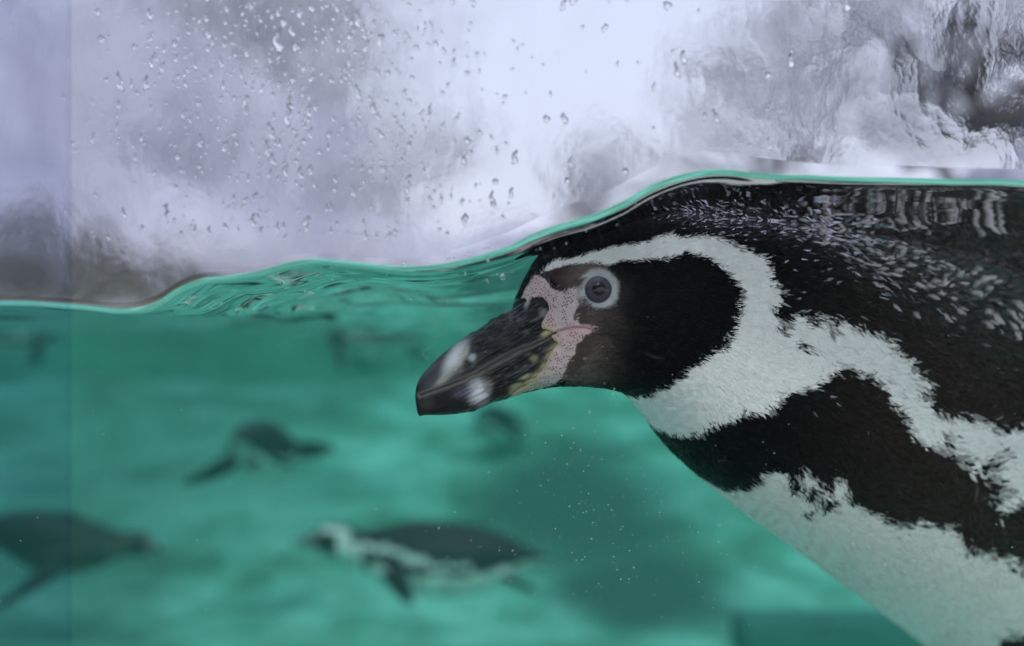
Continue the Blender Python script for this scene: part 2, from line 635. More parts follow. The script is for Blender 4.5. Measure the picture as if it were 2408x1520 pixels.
tang = box_smooth(box_smooth(tang, 22), 22)
tang /= np.linalg.norm(tang, axis=1)[:, None]
upn = UP / np.linalg.norm(UP, axis=1)[:, None]
side = np.cross(upn, tang)
side /= np.linalg.norm(side, axis=1)[:, None]
side *= np.sign(-side[:, 1])[:, None]               # towards the viewer
SIDE = side * (np.clip(rc[:, 5], 0.4, None) / 1000.0)[:, None]
th = np.linspace(0, 2 * np.pi, MR, endpoint=False)
ct, st_ = np.cos(th), np.sin(th)
sq = np.sign(st_) * np.abs(st_) ** 0.92
G = CEN[:, None, :] + UP[:, None, :] * ct[None, :, None] + SIDE[:, None, :] * sq[None, :, None]

MOUTH = [z8(205, 1222), z8(380, 1160), z8(600, 1080), z8(760, 1010), z8(1000, 880), z8(1200, 770), z8(1400, 690), z8(1530, 622),
         z8(1600, 575), z8(1773, 540), z1(1100, 822), z1(1180, 824), z1(1240, 840)]
UPPER_BEAK = [(960, 985), z8(212, 1420), z8(205, 1222)] + MOUTH[1:8] + [z8(1590, 590), z8(1500, 560), z8(1440, 545), z8(1430, 500), z8(1465, 430), z8(1510, 350),
              z8(1500, 290), z8(1440, 222), z8(1330, 228), z8(1290, 290), z8(1262, 232), z8(1185, 245), (1190, 690), (1000, 760), (930, 900)]
LOWER_BEAK = [z8(212, 1440), z8(205, 1222)] + MOUTH[1:8] + [z8(1560, 665), z8(1600, 690), z8(1530, 790), z8(1450, 960), z8(1330, 1090), z8(1250, 1150), z8(1150, 1205), z8(1110, 1260), (1180, 1000), (1000, 1000)]
EYE = z1(1275, 570)
WHITE = [z1(900, 470), z1(1000, 388), z1(1060, 396), z1(1200, 350), z1(1330, 312), z1(1500, 285), z1(1620, 247), z1(1700, 225), z1(1830, 250), z1(1950, 225),
         z3(330, 660), z3(380, 700), z3(470, 740), z3(580, 780), z3(590, 850), z3(600, 930), z3(640, 960), z3(650, 1010), z3(622, 1100), z3(650, 1160), z3(720, 1165),
         z3(770, 1130), z3(800, 1150), z3(820, 1200), z3(880, 1190), z3(900, 1130), z3(940, 1130), z3(985, 1200), z3(1030, 1150), z3(1100, 1180), z3(1180, 1200),
         z3(1230, 1245), z3(1300, 1230), z4(1270, 130), z4(1360, 190), z4(1350, 230), z4(1420, 250), z4(1410, 300), z4(1370, 310), z4(1440, 400), z4(1480, 422),
         z4(1550, 415), z4(1660, 450), z4(1720, 480), z4(1800, 490), z4(1888, 482), z4(2200, 560), z4(2700, 800), z4(3300, 1150), z4(3400, 1300), z4(2800, 1150), z4(2200, 900),
         z4(1888, 810), z4(1780, 860), z4(1720, 830), z4(1810, 790), z4(1760, 740), z4(1700, 700), z4(1620, 690), z4(1600, 620), z4(1530, 600), z4(1470, 570),
         z4(1400, 560), z4(1350, 510), z4(1330, 460), z4(1280, 400), z4(1220, 330), z4(1215, 280), z4(1180, 250), z4(1120, 250), z4(1060, 200), z4(1020, 172),
         z4(960, 210), z4(940, 250), z4(850, 300), z4(760, 310), z4(690, 370), z4(640, 410), z4(560, 400), z4(450, 465), z4(370, 480), z4(350, 510), z4(290, 515),
         z4(200, 515), (1500, 1030), (1470, 940), z1(1500, 1290),
         z1(1520, 1262), z1(1600, 1250), z1(1640, 1222), z1(1700, 1200), z1(1740, 1160), z1(1800, 1110), z1(1850, 1070), z1(1960, 1000), z1(2040, 960), z1(2090, 930),
         z1(2100, 880), z1(2138, 820), z1(2128, 780), z1(2160, 700), z1(2158, 640), z1(2180, 580), z1(2140, 530), z1(2100, 480), z1(2060, 430), z1(1980, 380),
         z1(1900, 355), z1(1800, 335), z1(1700, 382), z1(1560, 372), z1(1450, 392), z1(1340, 412), z1(1200, 402), z1(1060, 425)]
BELLY = [z4(440, 770), z4(480, 778), z4(560, 770), z4(630, 745), z4(642, 690), z4(700, 686), z4(760, 692), z4(790, 720), z4(850, 672), z4(880, 725), z4(930, 760),
         z4(960, 800), z4(1000, 700), z4(1050, 740), z4(1035, 830), z4(1130, 880), z4(1210, 920), z4(1300, 945), z4(1400, 930), z4(1480, 962), z4(1560, 960), z4(1600, 1040),
         z4(1680, 1060), z4(1780, 1100), z4(1888, 1140), z4(2300, 1330), z4(2900, 1600), z4(3600, 1750), z4(3700, 2200), z4(2000, 2400), z4(400, 1400)]
SPOTS = [(z4(740, 20), 11), (z4(835, 95), 11), (z4(1515, 535), 13), (z4(1760, 600), 13), (z4(1710, 660), 15), (z4(800, 745), 15), (z4(870, 790), 17), (z4(950, 835), 15),
         (z4(850, 880), 11), (z3(990, 1205), 8), (z4(460, 95), 7), (z4(250, 235), 9), (z4(1820, 1505), 26), (z4(1880, 1512), 26), (z4(910, 700), 12), (z4(1300, 300), 6)]
BROWN = [z1(915, 472), z1(960, 450), z1(1060, 432), z1(1200, 412), z1(1340, 425), z1(1330, 455), z1(1210, 462), z1(1140, 500), z1(1085, 555), z1(1060, 590), z1(1000, 580),
         z1(965, 540), z1(928, 512)]
PINK = [z1(890, 478), z1(925, 512), z1(960, 542), z1(990, 580), z1(1060, 598), z1(1100, 560), z1(1140, 560), z1(1150, 680), z1(1128, 700), z1(1118, 760), z1(1150, 790),
        z1(1240, 818), z1(1252, 845), z1(1190, 862), z1(1172, 910), z1(1130, 932), z1(1120, 990), z1(1082, 1040), z1(1060, 1110), z1(1020, 1162), z1(960, 1200), z1(830, 1232),
        z1(690, 1275), z1(640, 1200), z1(800, 900), z1(780, 640), z1(800, 570), z1(850, 500)]

def pattern(u, v, seed=0):
    """colour of the near penguin's plumage and skin at flank coordinates; also skin mask and kind (0 feather, 1 skin)"""
    n = len(u)
    wob = np.clip((u - 1300) / 500, 0.25, 1.0)
    wu = u + wob * (6 * vnoise(u / 26, v / 16, np.full(n, 1.3)) + 3 * vnoise(u / 9, v / 6, np.full(n, 5.3)))
    wv = v + wob * (5 * vnoise(u / 24, v / 14, np.full(n, 8.1)) + 3 * vnoise(u / 9, v / 6, np.full(n, 2.3)))
    brn = sstep(1750, 2250, u) * 1.0
    c = np.empty((n, 3))
    c[:] = np.array([0.0055, 0.0050, 0.0050])
    c += brn[:, None] * np.array([0.022, 0.015, 0.012])
    white = np.array([0.86, 0.90, 0.85])
    w = inside(WHITE, wu, wv)
    c[w] = white
    b = inside(BELLY, wu, wv)
    c[b] = np.array([0.82, 0.85, 0.78])
    for (su, sv), r_ in SPOTS:
        m_ = np.hypot((wu - su) * 0.85, wv - sv) < r_
        c[m_] = (0.014, 0.013, 0.013)
    skin = np.zeros(n)
    pk = np.zeros(n)
    # grey, thinly feathered face between the pink skin and the black cheek
    g = (u > z1(1040, 0)[0]) & (u < z1(1700, 0)[0]) & (v > z1(0, 470)[1]) & (v < z1(0, 1215)[1]) & ~w
    f = np.clip((z1(1540, 0)[0] - u - 16 * vnoise(u / 30, v / 30)) / 130.0, 0, 1) ** 1.7 * sstep(z1(0, 1230)[1], z1(0, 1130)[1], v) * sstep(z1(0, 440)[1], z1(0, 560)[1], v)
    f = f * (0.75 + 0.25 * vnoise(u / 5, v / 3))
    gcol = np.array([0.165, 0.142, 0.125])
    c[g] = c[g] * (1 - f[g])[:, None] + gcol * f[g][:, None]
    # brown skin over the lores
    m_ = inside(BROWN, u + 4 * vnoise(u / 12, v / 12), v + 4 * vnoise(u / 12, v / 12 + 7))
    t_ = sstep(z1(960, 0)[0], z1(1250, 0)[0], u)[m_][:, None]
    c[m_] = np.array([0.045, 0.028, 0.026]) * (1 - t_) + np.array([0.16, 0.125, 0.115]) * t_
    skin[m_] = 1
    # small brown patches behind the pink skin
    for poly in ([z1(1120, 700), z1(1180, 690), z1(1220, 760), z1(1200, 800), z1(1140, 790)], [z1(1190, 860), z1(1260, 850), z1(1230, 980), z1(1150, 1110), z1(1060, 1160), z1(1080, 1040), z1(1130, 930)]):
        m_ = inside(poly, u + 6 * vnoise(u / 14, v / 14), v + 6 * vnoise(u / 14 + 5, v / 14))
        c[m_] = np.array([0.075, 0.058, 0.05])
        skin[m_] = 0.6
    m_ = inside(PINK, u + 3 * vnoise(u / 8, v / 8), v + 3 * vnoise(u / 8 + 3, v / 8))
    # pale grey-blue by the eye, pinker at the bill
    t_ = sstep(z1(880, 0)[0], z1(1120, 0)[0], u) * sstep(z1(0, 420)[1], z1(0, 620)[1], v) * sstep(z1(0, 900)[1], z1(0, 700)[1], v)
    pcol = np.array([0.66, 0.50, 0.49])[None] * (1 - t_[:, None]) + np.array([0.58, 0.52, 0.53])[None] * t_[:, None]
    low = sstep(z1(0, 830)[1], z1(0, 950)[1], v)
    pcol = pcol * (1 - low[:, None]) + np.array([0.64, 0.52, 0.51])[None] * low[:, None]
    bot = sstep(z1(0, 1090)[1], z1(0, 1210)[1], v)
    pcol = pcol * (1 - bot[:, None]) + np.array([0.42, 0.46, 0.40])[None] * bot[:, None]
    c[m_] = pcol[m_]
    pk[m_] = 1
    # smooth lips of the gape
    lip = (line_dist(MOUTH[7:], u, v) < 7) & m_
    pk[lip] = 0.15
    c[lip] = np.array([0.62, 0.42, 0.42])
    skin[m_] = 1
    # yellow at the bill base
    for (yu, yv), ry in ((z8(1500, 580), 16), (z8(1590, 690), 9), (z8(1530, 800), 9), (z8(1470, 930), 9), (z8(1380, 1050), 10), (z8(1270, 1130), 11), (z8(1190, 1190), 9)):
        yy = np.exp(-((u - yu) ** 2 + (v - yv) ** 2) / (ry * ry))[:, None] * 0.9
        yy = yy * skin[:, None]
        c[:] = c * (1 - yy) + np.array([0.50, 0.44, 0.20]) * yy
        pk *= 1 - yy[:, 0]
    # ring of bare skin around the eye
    de = np.hypot(u - EYE[0], v - EYE[1])
    er = sstep(54, 44, de + 2 * vnoise(u / 6, v / 6))[:, None]
    c[:] = c * (1 - er) + np.array([0.52, 0.55, 0.54]) * er
    skin = np.maximum(skin, er[:, 0])
    pk *= 1 - er[:, 0]
    return c, skin, pk

def pattern_soft(u, v, k=4):
    """pattern averaged over a few nearby points: feathers mix colours where two patches meet"""
    r_ = np.interp(u, [1250, 1450, 1800, 2200, 2500], [1.2, 2.5, 5.0, 9.0, 12.0])
    C_ = S_ = Q_ = 0
    for _ in range(k):
        a = pattern(u + r_ * rng.standard_normal(len(u)) * 0.8, v + r_ * rng.standard_normal(len(u)) * 0.8)
        C_ = C_ + a[0] / k
        S_ = S_ + a[1] / k
        Q_ = Q_ + a[2] / k
    return C_, S_, Q_

def beak_colour(u, v):
    n = len(u)
    ax = np.array([0.87, -0.48])
    s_ = u * ax[0] + v * ax[1]
    t_ = u * -ax[1] + v * ax[0]
    st = vnoise(s_ / 40, t_ / 3.2)
    c = np.empty((n, 3))
    c[:] = np.array([0.013, 0.0115, 0.012])
    c *= (1 + 0.55 * st)[:, None]
    back = sstep(1120, 1240, u)
    c += (0.13 * np.clip(vnoise(s_ / 20, t_ / 4.5 + 4) - 0.3, 0, 1) * sstep(1100, 1230, u))[:, None] * np.array([0.9, 1.0, 0.95])
    def blob(pu, pv, ra, rb, ang, colr, k_=1.0):
        dx, dy = u - pu, v - pv
        a = math.cos(ang) * dx + math.sin(ang) * dy
        b = -math.sin(ang) * dx + math.cos(ang) * dy
        w_ = (k_ * np.exp(-((a / ra) ** 2 + (b / rb) ** 2) ** 1.6))[:, None]
        c[:] = c * (1 - w_) + np.array(colr) * w_
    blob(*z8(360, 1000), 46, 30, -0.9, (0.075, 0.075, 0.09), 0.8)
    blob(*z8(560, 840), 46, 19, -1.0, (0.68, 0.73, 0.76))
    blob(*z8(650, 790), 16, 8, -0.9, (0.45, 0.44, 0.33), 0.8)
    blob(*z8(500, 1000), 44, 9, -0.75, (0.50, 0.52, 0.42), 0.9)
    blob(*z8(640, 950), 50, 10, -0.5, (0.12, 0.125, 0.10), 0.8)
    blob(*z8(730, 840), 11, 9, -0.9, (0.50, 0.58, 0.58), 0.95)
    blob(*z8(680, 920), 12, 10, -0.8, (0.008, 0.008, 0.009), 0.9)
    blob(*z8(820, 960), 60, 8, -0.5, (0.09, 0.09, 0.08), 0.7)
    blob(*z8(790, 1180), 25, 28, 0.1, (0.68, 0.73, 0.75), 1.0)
    blob(*z8(890, 1120), 14, 16, 0.0, (0.22, 0.19, 0.15), 0.6)
    blob(*z8(650, 1190), 30, 14, -0.3, (0.09, 0.10, 0.14), 0.7)
    blob(*z8(270, 1310), 18, 16, 0.0, (0.05, 0.045, 0.045), 0.7)
    blob(*z8(1350, 850), 11, 9, 0.0, (0.30, 0.27, 0.15), 0.8)
    blob(*z8(1270, 1040), 16, 5, -0.4, (0.42, 0.42, 0.26), 0.8)
    blob(*z8(1180, 1130), 18, 5, -0.3, (0.35, 0.36, 0.26), 0.7)
    blob(*z8(1280, 290), 5, 14, 0.5, (0.42, 0.46, 0.45), 0.7)
    blob(*z8(1450, 380), 12, 10, 0.6, (0.34, 0.37, 0.30), 0.7)
    yl = line_dist([z8(1590, 690), z8(1525, 790), z8(1450, 940), z8(1350, 1065), z8(1240, 1140), z8(1140, 1200)], u, v)
    k_ = (np.exp(-(yl / 7.5) ** 2) * np.clip(0.62 + 0.35 * vnoise(s_ / 12, t_ / 4.0 + 30), 0, 1))[:, None]
    c[:] = c * (1 - k_) + np.array([0.42, 0.40, 0.23]) * k_
    blob(*z8(1490, 590), 17, 8, -0.5, (0.60, 0.54, 0.30), 0.9)
    # pale cutting edges
    e = line_dist(MOUTH[:8], u, v)
    k_ = (np.exp(-((e - 4) / 5) ** 2) * 0.7)[:, None]
    c[:] = c * (1 - k_) + np.array([0.17, 0.165, 0.14]) * k_
    return np.clip(c, 0.003, 1)

def build_near_penguin():
    NEAR = np.arange(1, MR // 2)
    mirror = (MR - np.arange(MR)) % MR
    U, V = proj(G)
    # flank coordinates: the far side takes those of its mirror twin
    src = np.where(np.arange(MR) <= MR // 2, np.arange(MR), mirror)
    U = U[:, src]
    V = V[:, src]
    uf, vf = U[:, :MR // 2 + 1].ravel(), V[:, :MR // 2 + 1].ravel()
    ub = inside(UPPER_BEAK, uf, vf)
    lb = inside(LOWER_BEAK, uf, vf) & ~ub
    c, skin, pk = pattern_soft(uf, vf, 3)
    bk = ub | lb
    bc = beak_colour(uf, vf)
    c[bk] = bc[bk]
    # relief, inward positive, in metres
    dm = line_dist(MOUTH, uf, vf)
    disp = 0.0011 * np.exp(-(dm / 2.6) ** 2)
    below = np.zeros(len(uf))
    below[lb] = 1
    disp += 0.0009 * below * sstep(60, 8, dm) * sstep(0, 4, dm)
    # the bare skin stands slightly proud of the bill's base, with a soft step
    disp += np.where(bk, 0.0007 * sstep(1150, 1230, uf), 0)
    # ridges running along the bill
    ax = np.array([0.87, -0.48])
    s_ = uf * ax[0] + vf * ax[1]
    t_ = uf * -ax[1] + vf * ax[0]
    rough_b = sstep(1040, 1130, uf)
    disp += np.where(bk, rough_b * (0.00055 * vnoise(s_ / 45, t_ / 6.0) + 0.00034 * vnoise(s_ / 14, t_ / 4.0)), 0)
    # nostril
    nu, nv = z8(690, 900)
    disp += np.where(bk, 0.0010 * np.exp(-(((uf - nu) / 12) ** 2 + ((vf - nv) / 7) ** 2)), 0)
    # pits in the bare skin come from the shader; eye socket
    de = np.hypot(uf - EYE[0], vf - EYE[1])
    disp += 0.0030 * np.exp(-(de / 46) ** 2)
    disp += np.where(bk, 0, 0.0002 * vnoise(uf / 12, vf / 9))
    half = MR // 2 + 1
    def full(a):
        a = a.reshape((NR, half) + a.shape[1:])
        return a[:, src]
    C = full(c); SK = full(skin); PK = full(pk); D = full(disp); UB = full(ub); LB = full(lb)
    # normals
    dti = np.gradient(G, axis=0)
    dtj = (np.roll(G, -1, axis=1) - np.roll(G, 1, axis=1))
    nrm = np.cross(dti, dtj)
    nrm /= np.linalg.norm(nrm, axis=2)[:, :, None] + 1e-12
    out = G - CEN[:, None, :]
    nrm *= np.sign(np.sum(nrm * out, -1))[:, :, None]
    nrm[0] = -tang[0]
    nrm[-1] = tang[-1]
    G2 = G - nrm * D[:, :, None]
    # faces
    a = np.arange(NR - 1)[:, None] * MR
    j = np.arange(MR)[None]
    j2 = (np.arange(MR) + 1)[None] % MR
    F = np.stack([a + j, a + MR + j, a + MR + j2, a + j2], -1).reshape(-1, 4)
    kind = np.zeros(NR * MR, int)
    kind[UB.ravel()] = 1
    kind[LB.ravel()] = 2
    fk = np.stack([kind[F[:, q]] for q in range(4)], -1)
    fkind = np.where((fk == 1).sum(1) >= 2, 1, np.where((fk == 2).sum(1) >= 2, 2, 0))
    Vv = G2.reshape(-1, 3)
    Cc = C.reshape(-1, 3)
    root = obj("penguin", None, label="large black and white penguin swimming just under the surface against the glass, head in profile", category="penguin")
    base = Vector(P(1800, 1100, 0.66))
    root.location = base
    basen = np.array(base)

    def sub(mask, name, mat, parent, extra=None):
        f = F[mask]
        idx, inv = np.unique(f.ravel(), return_inverse=True)
        f2 = inv.reshape(-1, 4)
        me = mesh_np(name, Vv[idx] - basen, f2, Cc[idx], {"pink": PK.ravel()[idx], "skin": SK.ravel()[idx]})
        return obj(name, me, mat, parent)
    # caps at bill tip and tail tip
    body = sub(fkind == 0, "body", M_BODY, root)
    sub(fkind == 1, "upper_beak", M_BEAK, root)
    sub(fkind == 2, "lower_beak", M_BEAK, root)

    # ---- eyes
    def eye(sgn):
        k_ = np.argmin(np.where(np.arange(MR)[None] <= MR // 2, np.hypot(U - EYE[0], V - EYE[1]), 1e9))
        i_, j_ = divmod(k_, MR)
        jj = j_ if sgn > 0 else mirror[j_]
        p = G2[i_, jj]
        nn = nrm[i_, jj]
        # axis of the eye: mostly sideways
        axv = Vector(nn).normalized()
        ra = 0.0072
        cen = Vector(p) - axv * 0.0034 - base
        nlat, nlon = 40, 56
        vs = [(0, 0, 1)]
        cols = [(0.012, 0.013, 0.018)]
        def ec(r_):
            if r_ < 0.37: return (0.006, 0.007, 0.011)
            if r_ < 0.41: return (0.03, 0.028, 0.034)
            if r_ < 0.66: return (0.075, 0.066, 0.078)
            if r_ < 0.76: return (0.022, 0.026, 0.042)
            if r_ < 0.82: return (0.16, 0.20, 0.26)
            return (0.40, 0.46, 0.50)
        for a_ in range(1, nlat):
            t_ = math.pi * a_ / nlat
            for b_ in range(nlon):
                ph = 2 * math.pi * b_ / nlon
                vs.append((math.sin(t_) * math.cos(ph), math.sin(t_) * math.sin(ph), math.cos(t_)))
                cols.append(ec(math.sin(t_)) if t_ < math.pi / 2 else (0.4, 0.46, 0.5))
        vs = np.array(vs) * ra
        q = axv.to_track_quat('Z', 'Y').to_matrix()
        vs = vs @ np.array(q).T + np.array(cen)
        fs = []
        for a_ in range(nlat - 2):
            for b_ in range(nlon):
                o1 = 1 + a_ * nlon
                fs.append((o1 + b_, o1 + nlon + b_, o1 + nlon + (b_ + 1) % nlon, o1 + (b_ + 1) % nlon))
        for b_ in range(nlon):
            fs.append((0, 0, 1 + b_, 1 + (b_ + 1) % nlon))
        fs = np.array(fs)
        quads = fs[: (nlat - 2) * nlon]
        me = mesh_np("eye", vs, quads, np.array(cols))
        bm = bmesh.new(); bm.from_mesh(me)
        bm.verts.ensure_lookup_table()
        for b_ in range(nlon):
            bm.faces.new((bm.verts[0], bm.verts[1 + b_], bm.verts[1 + (b_ + 1) % nlon])).smooth = True
        bm.to_mesh(me); bm.free()
        e = obj("eye", me, M_EYE, root)
        # eyelid rings: two soft rolls of pale skin
        t1 = axv.orthogonal().normalized()
        t2 = axv.cross(t1)
        for nm, R0, r0, off in (("eyelid", 0.0066, 0.0010, 0.0032), ("eye_ring", 0.0083, 0.0011, 0.0022)):
            vs, fs = [], []
            n1_, n2_ = 64, 12
            for a_ in range(n1_):
                al = 2 * math.pi * a_ / n1_
                rr = R0 * (1 + (0.05 if nm == "eyelid" else 0.06) * math.cos(al - 2.4) )
                d_ = t1 * math.cos(al) + t2 * math.sin(al)
                for b_ in range(n2_):
                    be = 2 * math.pi * b_ / n2_
                    r1 = r0 * (1 + 0.15 * math.sin(3 * al + 1))
                    vs.append(tuple(cen + d_ * (rr + r1 * math.cos(be) * 1.25) + axv * (off + r1 * math.sin(be))))
            for a_ in range(n1_):
                for b_ in range(n2_):
                    fs.append((a_ * n2_ + b_, ((a_ + 1) % n1_) * n2_ + b_, ((a_ + 1) % n1_) * n2_ + (b_ + 1) % n2_, a_ * n2_ + (b_ + 1) % n2_))
            obj(nm, mesh_np(nm, vs, fs), M_LID, e)
    eye(1)
    eye(-1)

    # ---- plumage: overlapping feather tips, one mesh
    cellA = np.linalg.norm(np.cross(G2[1:, :] - G2[:-1, :], np.roll(G2, -1, 1)[:-1] - G2[:-1]), axis=2)
    Um = U[:-1]
    Lf = np.interp(Um, [1230, 1400, 1600, 1850, 2200, 2600], [1.8, 2.6, 3.6, 5.5, 7.5, 11.0])   # mm
    Wf = np.interp(Um, [1230, 1400, 1600, 1850, 2200, 2600], [0.34, 0.42, 0.55, 1.0, 1.8, 3.6])
    ok = (SK[:-1] < 0.5) & ~UB[:-1] & ~LB[:-1] & (Um > 1215)
    dn = np.where(ok, 4.6e6 / (Lf * Wf), 0)
    dn = np.where(np.arange(MR)[None] <= MR // 2, dn, dn * 0.3)
    wgt = (cellA * dn).ravel()
    total = int(min(wgt.sum(), 210000))
    cumw = np.cumsum(wgt)
    pick = np.searchsorted(cumw, rng.random(total) * cumw[-1])
    pi, pj = np.divmod(pick, MR)
    fi = rng.random(total)[:, None]
    fj = rng.random(total)[:, None]
    pj2 = (pj + 1) % MR
    p0 = G2[pi, pj] * (1 - fi) * (1 - fj) + G2[pi + 1, pj] * fi * (1 - fj) + G2[pi, pj2] * (1 - fi) * fj + G2[pi + 1, pj2] * fi * fj
    nn = nrm[pi, pj]
    tt = G2[np.minimum(pi + 1, NR - 1), pj] - G2[pi, pj]
    tt /= np.linalg.norm(tt, axis=1)[:, None] + 1e-12
    tt -= nn * np.sum(tt * nn, 1)[:, None]
    tt /= np.linalg.norm(tt, axis=1)[:, None] + 1e-12
    bb = np.cross(nn, tt)
    uu, vv = U[pi, pj], V[pi, pj]
    ang = 0.22 * rng.standard_normal(total) + 0.5 * vnoise(uu / 60, vv / 60)
    tt, bb = tt * np.cos(ang)[:, None] + bb * np.sin(ang)[:, None], bb * np.cos(ang)[:, None] - tt * np.sin(ang)[:, None]
    fc0 = pattern(uu, vv)[0].max(1) < 0.1
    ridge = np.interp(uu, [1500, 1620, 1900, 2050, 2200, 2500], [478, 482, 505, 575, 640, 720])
    glint_core = np.exp(-((vv - ridge - 25) / np.interp(uu, [1850, 2100, 2500], [26, 56, 52])) ** 2) * sstep(1840, 1930, uu) * sstep(2480, 2300, uu)
    glint_fleck = (rng.random(total) < 0.15 * glint_core) & fc0  # some dark back feathers enlarged and painted pale as white glints
    L = (Lf[pi, pj] * (0.7 + 0.6 * rng.random(total)) / 1000)[:, None]
    L = L * np.where(glint_fleck, 1.3, 1.0)[:, None]
    W = (Wf[pi, pj] * (0.7 + 0.6 * rng.random(total)) / 1000)[:, None]
    W = W * np.where(glint_fleck, 2.0, 1.0)[:, None]
    lift = (rng.random(total)[:, None] * 0.6 + 0.25) * L * np.where(fc0, 0.10, 0.035)[:, None]
    roll = (np.where(fc0, 0.25, 0.10) * rng.standard_normal(total))[:, None]
    rt = p0 - nn * 0.00012
    ml = p0 + tt * L * 0.55 + bb * W * 0.5 + nn * (lift * 0.55 + roll * W * 0.5)
    mrr = p0 + tt * L * 0.55 - bb * W * 0.5 + nn * (lift * 0.55 - roll * W * 0.5)
    tp = p0 + tt * L + nn * lift
    mid = p0 + tt * L * 0.5 + nn * (lift * 0.6 + W * 0.12)
    fv = np.stack([rt, mrr, tp, ml, mid], 1).reshape(-1, 3)
    o_ = (np.arange(total) * 5)[:, None]
    ff = np.concatenate([o_ + np.array([[0, 1, 4]]), o_ + np.array([[1, 2, 4]]), o_ + np.array([[2, 3, 4]]), o_ + np.array([[3, 0, 4]])])
    fc, _, _ = pattern_soft(uu, vv, 3)
    dark = fc.max(1) < 0.1
    br = np.where(dark, 0.75 + 0.5 * rng.random(total), 0.96 + 0.07 * rng.random(total))[:, None]
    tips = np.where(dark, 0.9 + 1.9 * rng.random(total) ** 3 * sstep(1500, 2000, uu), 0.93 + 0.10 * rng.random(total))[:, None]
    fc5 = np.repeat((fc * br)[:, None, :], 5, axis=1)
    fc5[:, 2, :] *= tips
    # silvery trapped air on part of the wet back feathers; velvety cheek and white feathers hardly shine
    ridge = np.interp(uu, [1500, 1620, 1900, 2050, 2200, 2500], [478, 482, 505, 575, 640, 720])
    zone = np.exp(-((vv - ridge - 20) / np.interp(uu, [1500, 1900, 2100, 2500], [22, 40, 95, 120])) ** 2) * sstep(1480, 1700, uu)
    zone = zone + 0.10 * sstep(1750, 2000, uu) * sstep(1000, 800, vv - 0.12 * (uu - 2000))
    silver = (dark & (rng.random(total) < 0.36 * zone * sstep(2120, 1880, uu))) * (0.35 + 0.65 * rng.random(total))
    pale = dark & (silver == 0) & ((rng.random(total) < 0.07 * zone * sstep(1780, 2000, uu) + 0.10 * glint_core) | glint_fleck)  # pale brownish feather tips, plus the flecks painted in as sky glints
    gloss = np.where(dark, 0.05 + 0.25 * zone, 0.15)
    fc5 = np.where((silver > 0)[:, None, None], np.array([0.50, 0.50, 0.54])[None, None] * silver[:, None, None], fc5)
    pk_ = ((0.2 + 0.8 * rng.random(total) ** 2) * 0.6 + np.where(glint_fleck, 0.9, 0.0))[:, None]
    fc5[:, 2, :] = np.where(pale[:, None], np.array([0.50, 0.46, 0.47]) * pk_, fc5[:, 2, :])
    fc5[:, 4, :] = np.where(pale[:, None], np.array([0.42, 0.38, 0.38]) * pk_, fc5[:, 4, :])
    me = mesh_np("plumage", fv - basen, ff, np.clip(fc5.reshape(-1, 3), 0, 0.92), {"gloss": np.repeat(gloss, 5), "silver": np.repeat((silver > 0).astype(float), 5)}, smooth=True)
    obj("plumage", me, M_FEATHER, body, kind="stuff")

    # ---- flippers, tail end and feet lie beyond the frame
    for sgn in (1, -1):
        ii = int(np.argmin(np.abs(rc[:, 0] - 2640)))
        rootp = CEN[ii] + SIDE[ii] * sgn * 0.93 + UP[ii] * 0.25
        tdir = tang[ii]
        outd = side[ii] * sgn
        nS, nC = 24, 20
        vs = []
        for a_ in range(nS):
            f = a_ / (nS - 1)
            cpos = rootp + tdir * (0.17 * f) + outd * (0.045 * f) - upn[ii] * (0.05 * f * f)
            ch = 0.034 * (1 - 0.55 * f) * math.sqrt(max(1 - f ** 6, 0.02))
            tk = 0.007 * (1 - 0.6 * f)
            for b_ in range(nC):
                be = 2 * math.pi * b_ / nC
                vs.append(cpos + (upn[ii] * 0.9 + tdir * -0.3) * ch * math.cos(be) + outd * tk * math.sin(be))
        fs = [(a_ * nC + b_, (a_ + 1) * nC + b_, (a_ + 1) * nC + (b_ + 1) % nC, a_ * nC + (b_ + 1) % nC) for a_ in range(nS - 1) for b_ in range(nC)]
        obj("flipper", mesh_np("flipper", np.array(vs) - basen, fs, np.full((len(vs), 3), 0.016)), M_FEATHER, root)
    return root

